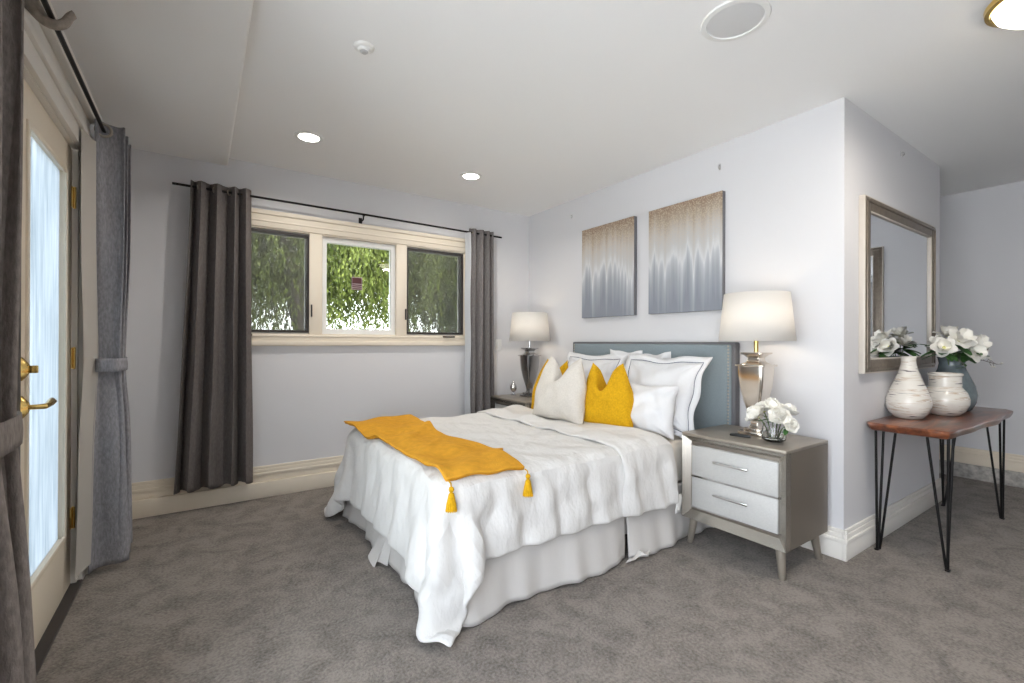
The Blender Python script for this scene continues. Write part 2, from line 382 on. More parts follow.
# window casing, three windows
m = MB()
y0 = YW-.022
m.box(.03, 2.26, y0, YW+.01, 2.085, 2.2, .004).box(.03, 2.26, y0, YW+.01, 1.20, 1.255, .004)
m.box(.03, .13, y0, YW+.01, 1.255, 2.085, .004).box(2.16, 2.26, y0, YW+.01, 1.255, 2.085, .004)
m.box(.01, 2.28, YW-.034, YW+.01, 2.18, 2.215, .006).box(.03, 2.26, YW-.028, YW, 2.125, 2.14, .004)
m.box(.01, 2.28, YW-.034, YW+.01, 1.165, 1.205, .006).box(.03, 2.26, YW-.028, YW, 1.235, 1.25, .004)
for x0, x1 in ((.73, .83), (1.46, 1.56)): m.box(x0, x1, YW-.012, YW+.10, 1.255, 2.085, .004)
for x in (.13, 2.145): m.box(x, x+.015, YW-.01, YW+.12, 1.255, 2.085)
m.box(.13, 2.16, YW-.01, YW+.12, 1.245, 1.262).box(.13, 2.16, YW-.01, YW+.12, 2.075, 2.09)
struct('trim_window', m, M_trim)
for i, (x0, x1) in enumerate(((.145, .735), (.825, 1.465), (1.555, 2.145))):
    w = empty('window_%d' % (i+1), (x0, YW, 1.26), kind='structure')
    z0, z1 = 1.262, 2.075
    fr = MB(); t = .045 if i == 1 else .03; mm = M_vinyl if i == 1 else M_trimw
    fy0, fy1 = YW+.02, YW+.07
    fr.box(x0, x0+t, fy0, fy1, z0, z1).box(x1-t, x1, fy0, fy1, z0, z1).box(x0+t, x1-t, fy0, fy1, z0, z0+t).box(x0+t, x1-t, fy0, fy1, z1-t, z1)
    part(fr, 'window_sash', mm, w)
    part(MB().box(x0+t-.005, x1-t+.005, YW+.043, YW+.047, z0+t-.005, z1-t+.005), 'window_pane', M_pane, w, smooth=False)
    if i != 1:
        s = MB(); q = .016; sy0, sy1 = YW-.004, YW+.012
        s.box(x0, x0+q, sy0, sy1, z0+.01, z1-.01).box(x1-q, x1, sy0, sy1, z0+.01, z1-.01).box(x0+q, x1-q, sy0, sy1, z0+.01, z0+.01+q).box(x0+q, x1-q, sy0, sy1, z1-.01-q, z1-.01)
        part(s, 'screen_frame', M_dark, w)
        part(MB().box(x0+q, x1-q, YW+.003, YW+.005, z0+.026, z1-.026), 'insect_screen', M_screen, w, smooth=False)
        hx = x0+.36 if i == 2 else x0+.06
        part(MB().box(hx, hx+.12, YW-.045, YW-.01, z0-.02, z0-.006, .004).box(hx+.03, hx+.085, YW-.05, YW-.04, z0-.018, z0-.008, .002), 'crank_handle', M_dark, w)
        lx = x1+.006 if i == 0 else x0-.014
        part(MB().box(lx, lx+.01, YW-.03, YW-.01, 1.40, 1.50, .003), 'window_latch', M_dark, w)
st = MB()
st.box(1.085, 1.165, YW+.038, YW+.042, 1.705, 1.755)
for k, (a, b, c, d) in enumerate(((1.085, 1.165, 1.655, 1.663), (1.085, 1.165, 1.672, 1.68), (1.085, 1.165, 1.688, 1.696))): st.box(a, b, YW+.0385, YW+.0415, c, d)
M_stick = mat('sticker_print', (.10, .035, .04), .6)
M_stickb = mat('sticker_paper', (.42, .33, .34), .6)
sk = empty('window_sticker', (1.125, YW+.04, 1.65)); tag(sk, 'small dark red and grey sticker on the middle window pane', 'sticker')
part(MB().box(1.08, 1.17, YW+.0405, YW+.0425, 1.65, 1.76), 'backing_paper', M_stickb, sk, smooth=False)
part(st, 'printed_block', M_stick, sk, smooth=False)

# french doors in the left wall
def door(name, y0, y1, glass):
    d = empty(name, (XL-.05, y0, 0), kind='structure')
    x0, x1 = XL-.065, XL-.02; g0, g1, h0, h1 = y0+.115, y1-.135, .285, 1.985
    m = MB().box(x0, x1, y0, g0, .015, 2.13, .003).box(x0, x1, g1, y1, .015, 2.13, .003).box(x0, x1, g0, g1, .015, h0, .002).box(x0, x1, g0, g1, h1, 2.13, .002)
    part(m, 'door_leaf', M_door, d)
    b = MB()
    for (a, c, e, f) in ((g0-.012, g0+.012, h0, h1), (g1-.012, g1+.012, h0, h1)): b.box(x1-.004, x1+.008, a, c, e-.012, f+.012, .004)
    b.box(x1-.004, x1+.008, g0, g1, h0-.012, h0+.012, .004).box(x1-.004, x1+.008, g0, g1, h1-.012, h1+.012, .004)
    part(b, 'glazing_bead', M_door, d)
    part(MB().box(XL-.045, XL-.04, g0-.005, g1+.005, h0-.005, h1+.005), 'door_glass', glass, d, smooth=False)
    return d
d1 = door('door_1', 2.235, 3.055, M_frost)
hx = XL-.02
Mx = Matrix.Rotation(R(90), 4, 'Y')
rose = lambda z: MB().lathe([(.0, .022), (.012, .022), (.024, .012), (.031, .004), (.031, 0)][::-1], n=24, M=Matrix.Translation((hx, 2.288, z)) @ Matrix.Diagonal((1, 1, 1.35, 1)) @ Mx)
h = part(rose(.965), 'door_handle', M_brass, d1)
lev = MB().tube([(hx+.01, 2.288, .965), (hx+.045, 2.288, .965), (hx+.06, 2.296, .965), (hx+.062, 2.33, .966), (hx+.06, 2.37, .972), (hx+.058, 2.40, .976), (hx+.06, 2.418, .97), (hx+.052, 2.424, .958)], [.009, .009, .010, .010, .011, .010, .009, .007], 12)
o = lev.build('lever', M_brass, h); o.location = -Vector(d1.location)
db = part(rose(1.10), 'deadbolt', M_brass, d1)
o = MB().box(hx+.01, hx+.045, 2.284, 2.292, 1.085, 1.112, .003).build('thumb_turn', M_brass, db); o.location = -Vector(d1.location)
for z in (.335, 1.115, 1.90):
    hg = MB().box(XL-.022, XL-.016, 3.035, 3.095, z-.05, z+.05, .001)
    hg.lathe([(.0075, -.052), (.0075, .052)], (XL-.012, 3.066, z), 12).lathe([(.0, -.06), (.006, -.052)], (XL-.012, 3.066, z), 10).lathe([(.006, .052), (.0, .06)], (XL-.012, 3.066, z), 10)
    part(hg, 'hinge', M_brass, d1)
door('door_2', 1.36, 2.18, M_pane)  # hidden leaf, glazed clear instead of frosted to let in extra light
struct('trim_door_mullion', MB().box(XL-.065, XL-.005, 2.183, 2.232, 0.01, 2.135, .004), M_dark)
struct('trim_door', MB().box(XL-.12, XL+.0, 3.062, 3.10, 0, 2.14).box(XL-.12, XL, 1.30, 1.355, 0, 2.14).box(XL-.12, XL, 1.355, 3.062, 2.135, 2.17)
       .box(XL-.004, XL+.018, 3.092, 3.20, 0, 2.14, .004).box(XL, XL+.028, 3.17, 3.20, 0, 2.14, .004).box(XL-.004, XL+.018, 1.2, 1.31, 0, 2.14, .004)
       .box(XL-.004, XL+.02, 1.2, 3.20, 2.14, 2.22, .003).box(XL-.004, XL+.035, 1.18, 3.21, 2.22, 2.26, .006).box(XL-.004, XL+.022, 1.2, 3.20, 2.26, 2.33, .003)
       .box(XL-.004, XL+.05, 1.17, 3.22, 2.33, 2.35, .006).box(XL-.004, XL+.065, 1.16, 3.24, 2.35, 2.385, .008), M_trimw)
struct('trim_threshold', MB().box(XL-.1, XL+.02, 1.32, 3.09, -.01, .014, .004), M_dark)

# ------------------------------------------------------------------ outside
struct('ground', MB().box(-30, 30, 4.3, 40, -1.4, -1.3), mat('garden_ground', (.20, .19, .15), .95, var=.3, vscale=2))
struct('bounce_slab', MB().box(-9, -.66, -9, 4.25, -.3, -.04), mat('bounce_slab_pale', (.70, .69, .67), .9, var=.1, vscale=3))  # pale slab is unseen, added to bounce sunlight up onto the ceiling
def tree(label, trunk_pts, trunk_r, strands, matl, seed, leaf=.07, loc=(0, 0, -1.3), nl=15, dens=1.0):
    rnd = random.Random(seed); t = empty('tree', loc, label=label, cat='tree')
    tm = MB().tube(trunk_pts, trunk_r, 12)
    for s_ in range(9):
        p = Vector(trunk_pts[min(len(trunk_pts)-1, 2+s_ % 3)]); tgt = Vector(strands(rnd)[0])
        tm.tube([p, (p+tgt)/2+Vector((0, 0, .25)), tgt], [.05, .03, .012], 6)
    part(tm, 'trunk', M_bark, t)
    vs = []; fs = []
    for k in range(int(dens)):
        p, L = strands(rnd); p = Vector(p); d = Vector((rnd.uniform(-.35, .35), rnd.uniform(-.35, .35), -1)).normalized()
        for i in range(int(L*nl)):
            q = p+d*(i/nl)+Vector((rnd.gauss(0, .022), rnd.gauss(0, .022), 0))
            a = rnd.uniform(0, 2*PI); w = Vector((math.cos(a), math.sin(a), rnd.uniform(-.4, .4)))*leaf*.20
            e = (Vector((rnd.uniform(-.6, .6), rnd.uniform(-.6, .6), -1)).normalized())*leaf*rnd.uniform(.7, 1.3)
            n0 = len(vs); vs += [q, q+e*.45+w, q+e, q+e*.45-w]; fs.append((n0, n0+1, n0+2, n0+3))
    me = bpy.data.meshes.new('foliage'); me.from_pydata([v-Vector(loc) for v in vs], [], fs); me.materials.append(matl)
    o = bpy.data.objects.new('foliage', me); COL.objects.link(o); o.parent = t
    return t
def crown(cx, cy, cz, rx, ry, rz, L0, L1):
    def f(rnd):
        while True:
            a, b, c = rnd.uniform(-1, 1), rnd.uniform(-1, 1), rnd.uniform(-1, 1)
            if a*a+b*b+c*c < 1: break
        return (cx+a*rx, cy+b*ry, cz+c*rz), rnd.uniform(L0, L1)
    return f
tree('weeping tree with yellow-green hanging leaves behind the middle window', [(2.95, 7.9, -1.3), (2.95, 7.8, .6), (2.92, 7.8, 2.0), (2.95, 7.7, 3.0), (3.0, 7.6, 3.6)], [.2, .17, .13, .1, .06],
     crown(2.3, 7.6, 3.6, 1.5, 1.0, 1.3, .5, 1.7), M_fol, 3, .075, (2.95, 7.9, -1.3), 26, 2500)
tree('leaning dark-trunked tree behind the left window', [(1.55, 7.0, -1.3), (1.38, 7.0, .8), (1.16, 6.95, 1.7), (.95, 6.9, 2.5), (.8, 6.9, 3.4)], [.2, .19, .17, .12, .07],
     crown(.5, 7.2, 3.7, 1.5, .9, 1.5, .6, 1.7), M_fol, 5, .072, (1.55, 7.0, -1.3), 26, 2500)
tree('denser dark green tree behind the right window', [(4.6, 8.3, -1.3), (4.6, 8.3, .8), (4.7, 8.3, 2.2), (4.8, 8.2, 3.2), (4.9, 8.2, 3.8)], [.22, .2, .16, .11, .06],
     crown(4.7, 8.0, 2.9, 1.5, 1.0, 1.7, .3, .9), M_fol2, 9, .075, (4.6, 8.3, -1.3), 32, 3600)

# ------------------------------------------------------------------ ceiling and wall fittings
M_glow = mat('lit_diffuser', (.9, .9, .88), .5, emit=(1, .95, .86), estr=9)
def can(x, y, label):
    t = empty('recessed_light', (x, y, ZC), label=label, cat='ceiling light', group='recessed ceiling lights')
    MB().lathe([(.062, -.001), (.066, -.006), (.088, -.004), (.092, .0)], n=40).build('trim_ring', M_white, t)
    MB().lathe([(0, -.0045), (.063, -.0045), (.063, .0)], n=36).build('diffuser', M_glow, t)
    lamp('can_bulb', 'AREA', (0, 0, -.012), 5, (1, .95, .88), (0, 0, 0), t, shape='DISK', size=.11, spread=R(150))
can(.595, 3.298, 'round recessed ceiling light nearest the soffit, above the left end of the window')
can(1.838, 3.312, 'round recessed ceiling light above the right side of the window')
dt = empty('smoke_detector', (.623, 2.145, ZC), label='small round white detector on the ceiling near the soffit', cat='detector')
MB().lathe([(.0, -.022), (.024, -.022), (.030, -.012), (.034, -.012), (.044, -.006), (.047, 0)], n=32).build('housing', M_white, dt)
MB().lathe([(.0, -.028), (.012, -.028), (.02, -.021), (.02, -.018)], n=24).build('sensor_cap', mat('grey_plastic', (.5, .5, .5), .5), dt)
sp = empty('ceiling_speaker', (1.867, 1.075, ZC), label='large round white speaker grille set flush in the ceiling', cat='speaker')
MB().lathe([(.110, -.002), (.112, -.008), (.132, -.006), (.136, 0)], n=56).build('rim', M_white, sp)
MB().lathe([(0, -.006), (.09, -.005), (.11, -.002), (.11, 0)], n=56).build('grille', mat('speaker_mesh', (.80, .80, .80), .8, bump=.6, bscale=700), sp)
fl = empty('flush_ceiling_light', (2.70, .30, ZC), label='brass-rimmed flush ceiling light with a frosted glass dome', cat='ceiling light')
MB().lathe([(.165, 0), (.175, -.012), (.172, -.03), (.158, -.034), (.15, -.03)], n=56).build('brass_rim', M_brass, fl)
MB().lathe([(.152, -.028), (.14, -.055), (.11, -.08), (.06, -.097), (0, -.102)], n=56).build('glass_dome', mat('lit_dome', (.9, .9, .85), .4, emit=(1, .90, .70), estr=4.5), fl)
lamp('dome_bulb', 'AREA', (0, 0, -.115), 9, (1, .92, .82), (0, 0, 0), fl, shape='DISK', size=.2)

sw = empty('wall_switch', (2.56, YW, 1.17), label='white switch plate on the window wall beside the right curtain', cat='switch')
MB().box(-.037, .037, -.006, 0, -.058, .058, .002).build('plate', M_white, sw); MB().box(-.016, .016, -.010, -.004, -.033, .033, .002).build('rocker', M_white, sw)
hk = MB().box(-.004, 0, -.007, .007, -.02, .02, .002).tube([(-.004, 0, .012), (-.016, 0, .006), (-.018, 0, -.008), (-.01, 0, -.014)], .0028, 8).build('picture_hook', M_chrome, loc=(XH, 3.323, 2.41))
tag(hk, 'small metal hook on the wall above the left painting', 'hook')
h2 = copy_tree(hk); h2.location = (XH, 1.804, 2.41); tag(h2, 'small metal hook on the wall above the right painting', 'hook')
h3 = copy_tree(hk); h3.location = (3.851, YM, 2.461); h3.rotation_euler = (0, 0, R(90)); tag(h3, 'small metal hook on the wall above the big mirror', 'hook')

# paintings
for k, (y0, y1, lab) in enumerate(((2.525, 3.139, 'left canvas of the pair, nearer the window, bronze fading to grey drips'), (1.762, 2.377, 'right canvas of the pair, nearer the bedside lamp, bronze fading to grey drips'))):
    yc = (y0+y1)/2; p = empty('canvas_painting', (XH, yc, 1.827), label=lab, cat='painting', group='pair of abstract canvases')
    MB().box(-.040, -.0385, -(y1-y0)/2, (y1-y0)/2, -.403, .403).build('painted_face', painting_mat(3.1+k*4.7), p, smooth=False)
    MB().box(-.0384, -.004, -(y1-y0)/2, (y1-y0)/2, -.403, .403).build('canvas_edge', mat('canvas_edge', (.16, .16, .17), .7), p, smooth=False)
    MB().box(-.038, 0, -.02, .02, .3, .34).build('hanger', M_dark, p)

# wall mirrors
def mirror(c, w, h, label, rot=0):
    p = empty('wall_mirror', c, rot, label=label, cat='mirror')      # local: x across, -y toward the room
    f = MB()
    for (a, b, u, v) in ((-w/2, -w/2+.075, -h/2, h/2), (w/2-.075, w/2, -h/2, h/2), (-w/2+.075, w/2-.075, h/2-.075, h/2), (-w/2+.075, w/2-.075, -h/2, -h/2+.075)):
        f.box(a, b, -.034, -.012, u, v, .005)
    for (a, b, u, v) in ((-w/2+.014, -w/2+.03, -h/2+.014, h/2-.014), (w/2-.03, w/2-.014, -h/2+.014, h/2-.014), (-w/2+.014, w/2-.014, h/2-.03, h/2-.014), (-w/2+.014, w/2-.014, -h/2+.014, -h/2+.03)):
        f.box(a, b, -.04, -.03, u, v, .004)
    f.build('frame', M_mirrorf, p)
    e = MB()
    for (a, b, u, v) in ((-w/2-.006, -w/2+.006, -h/2-.006, h/2+.006), (w/2-.006, w/2+.006, -h/2-.006, h/2+.006), (-w/2, w/2, h/2-.006, h/2+.006), (-w/2, w/2, -h/2-.006, -h/2+.006)):
        e.box(a, b, -.032, 0, u, v, .002)
    e.build('frame_edge', M_mirrorl, p, label='pale outer edge')
    b = MB()
    for (a, b_, u, v) in ((-w/2+.068, -w/2+.082, -h/2+.07, h/2-.07), (w/2-.082, w/2-.068, -h/2+.07, h/2-.07), (-w/2+.07, w/2-.07, h/2-.082, h/2-.068), (-w/2+.07, w/2-.07, -h/2+.068, -h/2+.082)):
        b.box(a, b_, -.03, -.012, u, v, .003)
    b.build('inner_bead', M_mirrorl, p)
    MB().box(-w/2+.06, w/2-.06, -.018, -.008, -h/2+.06, h/2-.06).build('mirror_glass', M_mirror, p, smooth=False)
mirror((3.807, YM, 1.54), 1.30, 1.02, 'large wall mirror with a taupe frame above the walnut table')
mirror((XR, -.12, 1.52), 1.0, 1.3, 'framed mirror on the far wall, seen only in the reflection', R(-90))

# ------------------------------------------------------------------ curtains and rods
def curtain(name, label, path, z0, z1, folds, amp, m, across, spread, tie=None, group=None, nu=160, nv=60, lining=None, seed=1, flare=1.0, drift=0):
    """path(s) -> plan point for s in 0..1 (no folds); across = unit plan vector the folds swing along"""
    rnd = random.Random(seed); ph = [rnd.uniform(-.5, .5) for _ in range(8)]
    root = empty(name, (*path(.5), z0), label=label, cat='curtain', group=group)
    ax = Vector(across)
    def pt(s, v, off=0):
        z = z0+(z1-z0)*v
        w = 1+(flare-1)*(1-v)**1.3; a = amp*(1+.25*(1-v)*math.sin(3*s*PI+ph[0]))
        if tie:
            zt, k = tie; g = math.exp(-((z-zt)/(.20 if z > zt else .28))**2); g2 = math.exp(-((z-zt)/.035)**2)
            w *= 1-k*g; a *= 1-.45*g-.15*g2
        c = Vector(path(.5)); p = c+(Vector(path(s))-c)*w
        p = p+Vector((drift*(1-v)**1.2, 0))
        p = p+ax*spread*(1-v)**1.5*.02
        sw_ = s+.030*math.sin(2*PI*1.3*s+ph[4])+.018*math.sin(2*PI*2.7*s+ph[5]); t = 2*PI*folds*sw_+ph[1]*.4*(1-v)*math.sin(s*7+ph[2])
        y = math.sin(t); y = math.copysign(abs(y)**.75, y)
        d = Vector(path(1))-Vector(path(0)); d = d.normalized()
        p = p+ax*(y*a*(1+.12*math.sin(9*s+ph[3]+v*2)*(1-v))+off)+d*(.15*a*math.sin(2*t)+.004*math.sin(v*9+s*25)*(1-v))
        return (p.x, p.y, z+(.004*math.sin(t) if v > .98 else 0)-(.012*math.sin(t+1)*(1-v)**8))
    P = [[pt(i/nu, j/nv) for j in range(nv+1)] for i in range(nu+1)]
    o = part(MB().grid(P), 'drape', m, root, recalc=False); s = o.modifiers.new('thick', 'SOLIDIFY'); s.thickness = .004; s.offset = 0
    if lining:
        s0, s1 = lining
        P = [[tuple(Vector(pt(s0+(s1-s0)*i/60, .01+.96*j/nv, .006))) for j in range(nv+1)] for i in range(61)]
        o = part(MB().grid(P), 'lining', M_lining if m is not M_curt else M_sheer, root, recalc=False)
    return root, pt
rod_d = empty('curtain_rod', (-.415, 2.2, 2.28), label='thin black curtain rod over the glass door', cat='curtain rod')
part(MB().tube([(-.415, .7, 2.28), (-.415, 3.5, 2.28)], .0085, 12), 'rod', M_black, rod_d)
part(MB().lathe([(0, -.02), (.014, -.014), (.016, 0), (.014, .014), (0, .02)], (-.415, 3.52, 2.28), 16), 'finial', M_black, rod_d)
def bracket(yc):
    pts = [(-.50, yc, 2.34), (-.475, yc, 2.325), (-.455, yc, 2.295), (-.44, yc, 2.268), (-.42, yc, 2.255), (-.395, yc, 2.258), (-.378, yc, 2.275), (-.372, yc, 2.298), (-.36, yc, 2.31)]
    m = MB()
    n = 14; P = []
    for i in range(len(pts)):
        a = Vector(pts[max(0, i-1)]); b = Vector(pts[min(len(pts)-1, i+1)]); d = (b-a).normalized(); nrm = Vector((-d.z, 0, d.x))
        hw = [.030, .027, .022, .018, .016, .015, .013, .012, .017][i]; th = [.022, .020, .015, .012, .011, .010, .009, .008, .006][i]
        P.append([tuple(Vector(pts[i])+Vector((0, 1, 0))*hw*1.3*math.cos(2*PI*k/n)*(1+.08*math.cos(6*PI*k/n*2))+nrm*th*1.55*math.sin(2*PI*k/n)) for k in range(n+1)])
    m.grid(P); bmesh.ops.remove_doubles(m.b, verts=m.b.verts, dist=1e-5)
    m.box(-.502, -.482, yc-.04, yc+.04, 2.28, 2.40, .008)
    for k in range(5): m.tube([(-.486+.004*k, yc-.03+.014*k, 2.36-.005*k), (-.468, yc-.024+.012*k, 2.325), (-.45, yc-.016+.008*k, 2.287)], .004, 6)
    o = part(m, 'scroll_bracket', M_bracket, rod_d, label='carved silvery scroll bracket'); q_ = o.modifiers.new('s', 'SUBSURF'); q_.levels = q_.render_levels = 1; return o
bracket(2.13)

rod_w = empty('curtain_rod', (1.18, 3.918, 2.278), label='thin black curtain rod above the three windows', cat='curtain rod')
part(MB().tube([(-.165, 3.918, 2.285), (1.15, 3.918, 2.278), (2.53, 3.918, 2.264)], .0085, 12), 'rod', M_black, rod_w)
part(MB().tube([(1.14, 3.918, 2.266), (1.14, 3.93, 2.235), (1.14, YW, 2.235)], .006, 8).box(1.125, 1.155, YW-.006, YW, 2.21, 2.27, .002).tube([(1.14, 3.90, 2.266), (1.14, 3.918, 2.262), (1.14, 3.936, 2.27)], .007, 8), 'rod_bracket', M_black, rod_w)
def grommets(root, pts, rot, m, r=.021):
    for p in pts: part(MB().torus(p, r, .0045, rot.to_4x4(), 28, 8), 'grommet', m, root)
M_nickel = mat('brushed_nickel', (.45, .40, .34), .35, .9)
cw1, f1 = curtain('curtain', 'long dark taupe curtain hanging at the left end of the window', lambda s: (-.055+.36*s, 3.915), .155, 2.325, 4.0, .042, M_curt, (0, 1), 0, nu=200, flare=1.30, seed=4, drift=-.035)
grommets(cw1, [(-.055+.36*(k+.0)/8+.0, 3.918, 2.282) for k in (1, 3, 5, 7)][:3], Matrix.Rotation(R(90), 3, 'Y') @ Matrix.Rotation(R(35), 3, 'X'), M_nickel, .019)
cw2, f2 = curtain('curtain', 'narrow grey-brown curtain with white lining at the right end of the window', lambda s: (2.16+.26*s, 3.915), .155, 2.305, 3.5, .036, mat('taupe_curtain_b', (.19, .175, .172), .9, var=.2, vscale=120, stretch=(1, 1, .35), bump=.3, bscale=300, spec=.1), (0, 1), 0, flare=1.12, seed=8)
grommets(cw2, [(2.20, 3.918, 2.268), (2.30, 3.918, 2.267)], Matrix.Rotation(R(90), 3, 'Y') @ Matrix.Rotation(R(35), 3, 'X'), M_nickel, .019)
P = [[(2.105+.06*i/10+.004*math.sin(j*.4), 3.905+.025*math.sin(i*.6), .17+2.09*j/40) for j in range(41)] for i in range(11)]
part(MB().grid(P), 'lining', M_sheer, cw2, label='white lining', recalc=False)

def door_curtain(label, y0, y1, x0, x1, nf, tie_z, seed, flare, z0=.03, nar=.14, ysh=.45, m=None):
    m = m or M_curt2
    """zigzag panels square to the door wall, gathered by a tie band"""
    rnd = random.Random(seed); root = empty('curtain', ((x0+x1)/2, (y0+y1)/2, z0), label=label, cat='curtain', group='tied curtains beside the glass door')
    xc, a = (x0+x1)/2, (x1-x0)/2; nu, nv = 40*nf, 80; z1 = 2.325
    def pt(s, v):
        z = z0+(z1-z0)*v; dz = z-tie_z
        g = math.exp(-(dz/(.42 if dz > 0 else .25))**2)
        k = 1-nar*g+(flare-1)*max(0, min(1, (tie_z-z)/tie_z))**.8
        t = 2*PI*nf/2*s; c = -math.cos(t); c = math.copysign(abs(c)**.8, c)
        x = xc+c*a*k+.006*math.sin(4*PI*s+v*5)*(1-v)-(.004*g); 
        y = y0+(y1-y0)*s*(1-ysh*g)+.02*math.sin(t)+.012*math.sin(z*6+s*9)*(1-v)+.22*ysh*g*(y1-y0)
        y -= .012*math.cos(3*t+z*1.7)*(1-.5*g)
        return (x, y, z)
    P = [[pt(i/nu, j/nv) for j in range(nv+1)] for i in range(nu+1)]
    o = part(MB().grid(P), 'drape', m, root, recalc=False); s = o.modifiers.new('thick', 'SOLIDIFY'); s.thickness = .005; s.offset = 0
    # lining strip showing along the wall-side fold
    P = [[(pt(.01, .02+.93*j/nv)[0]-.026+.030*i/8, pt(.01, .02+.93*j/nv)[1]-.17+.17*(i/8)**.7, pt(.01, .02+.93*j/nv)[2]) for j in range(nv+1)] for i in range(9)]
    part(MB().grid(P), 'lining', M_lining, root, recalc=False, label='cream lining')
    # tie band: loop round the gathered cloth
    k = a*(1-nar)+.014; yc = y0+(.22*ysh+.5*(1-ysh))*(y1-y0); hy = (y1-y0)*.5*(1-ysh)+.045; n = 40; P = []
    for i in range(n+1):
        t = 2*PI*i/n; ca, sa = math.cos(t), math.sin(t); q = (abs(ca)**3.2+abs(sa)**3.2)**(-1/3.2)
        P.append([(xc-.004+k*ca*q*(1+.02*math.sin(j)), yc+hy*sa*q, tie_z-.034+.068*j/4) for j in range(5)])
    b = part(MB().grid(P), 'tieback', m, root, recalc=False); sm = b.modifiers.new('t', 'SOLIDIFY'); sm.thickness = .004
    for i in range(nf):
        y = min((pt((i+q/30)/nf, .98) for q in range(31)), key=lambda p: abs(p[0]+.415))[1]
        part(MB().torus((-.415, y-.012, 2.28), .031, .0065, Matrix.Rotation(R(90), 4, 'X') @ Matrix.Rotation(R(8), 4, 'Y'), 32, 8), 'grommet', M_nickel, root)
    return root
door_curtain('grey curtain tied back at the hinge side of the glass door', 3.10, 3.48, -.445, -.335, 6, 1.075, 2, 1.30)
door_curtain('dark grey-brown curtain tied back in the left foreground', 1.16, 1.545, -.47, -.334, 6, 1.0, 6, 1.62, nar=.05, ysh=.08, m=mat('brown_grey_curtain', (.26, .225, .205), .9, var=.2, vscale=120, stretch=(1, 1, .35), bump=.3, bscale=300, spec=.1))

# ------------------------------------------------------------------ cloth drape for the bedding (position based)
BX0, BX1, BY0, BY1, BT = .875, 2.86, 1.745, 3.24, .585
def drape(x_a, x_b, ov_foot, ov_side, infl, pin, iters=230, h=.03, seed=0, hem_noise=.0, top_add=0.0, zf=.012):
    """flat sheet falling over the bed box; returns P[nx][ny]"""
    rng = np.random.default_rng(seed)
    X = np.arange(x_a-ov_foot, x_b+h*.5, h); Yv = np.arange(BY0-ov_side, BY1+ov_side+h*.5, h)
    nx, ny = len(X), len(Yv); top = BT+infl+top_add
    P = np.zeros((nx, ny, 3)); P[..., 0] = X[:, None]; P[..., 1] = Yv[None, :]; P[..., 2] = top+.004
    # begin the overhangs already bent downwards so that they settle fast
    P[..., 2] -= np.maximum(0, BY0-infl-P[..., 1])*.6+np.maximum(0, P[..., 1]-BY1-infl)*.6+np.maximum(0, x_a-infl-P[..., 0])*.6
    P[..., :2] += rng.normal(0, .0025, (nx, ny, 2)); P[..., 2] += rng.normal(0, .002, (nx, ny))
    V = np.zeros_like(P); w = np.ones((nx, ny))
    pm = (X[:, None] > x_a+.06) & (Yv[None, :] > BY0+.05) & (Yv[None, :] < BY1-.05) & np.ones((nx, ny), bool) if pin else np.zeros((nx, ny), bool)
    w[pm] = 0; P0 = P.copy()
    P[pm, 2] = top+.002
    def cons(di, dj, L, k):
        i0 = slice(0, nx-di); i1 = slice(di, nx)
        j0, j1 = (slice(0, ny-dj), slice(dj, ny)) if dj >= 0 else (slice(-dj, ny), slice(0, ny+dj))
        A, B = P[i0, j0], P[i1, j1]; wa, wb = w[i0, j0], w[i1, j1]
        d = B-A; ln = np.sqrt((d**2).sum(-1))+1e-9; s = wa+wb; s[s == 0] = 1
        c = ((ln-L)/ln/s*k)[..., None]*d; c[~np.isfinite(c)] = 0
        D = np.zeros_like(P); D[i0, j0] += c*wa[..., None]; D[i1, j1] -= c*wb[..., None]; return D
    dt = .02
    for it in range(iters):
        V[..., 2] -= 9.8*dt; V *= .975; V *= (w > 0)[..., None]
        Q = P.copy(); P = P+V*dt
        for k in range(14):
            P += cons(1, 0, h, .5)*.5+cons(0, 1, h, .5)*.5; P += cons(1, 0, h, .5)*.5+cons(0, 1, h, .5)*.5
            P += (cons(1, 1, h*1.4142, .35)+cons(1, -1, h*1.4142, .35))*.4
            P += (cons(3, 0, 3*h, .14)+cons(0, 3, 3*h, .14))*.5
            z = P[..., 2]; t = np.clip((top-z)/top, 0, 1)
            xf = x_a-infl-.07*t**.8; yn = BY0-infl-.035*t; yf = BY1+infl+.035*t
            dx = P[..., 0]-xf; dy = P[..., 1]-yn; dz = top-z; dyf = yf-P[..., 1]
            ins = (dx > 0) & (dy > 0) & (dyf > 0) & (dz > 0)
            mn = np.minimum(np.minimum(dx, dy), np.minimum(dz, dyf))
            a = ins & (dz <= mn); P[..., 2] = np.where(a, top, P[..., 2])
            a = ins & (dx <= mn); P[..., 0] = np.where(a, xf, P[..., 0])
            a = ins & (dy <= mn); P[..., 1] = np.where(a, yn, P[..., 1])
            a = ins & (dyf <= mn); P[..., 1] = np.where(a, yf, P[..., 1])
            P[..., 2] = np.maximum(P[..., 2], zf)
            P[~(w > 0)] = np.where(True, P[~(w > 0)], 0)
        V = (P-Q)/dt; V = np.clip(V, -2, 2)
    return P

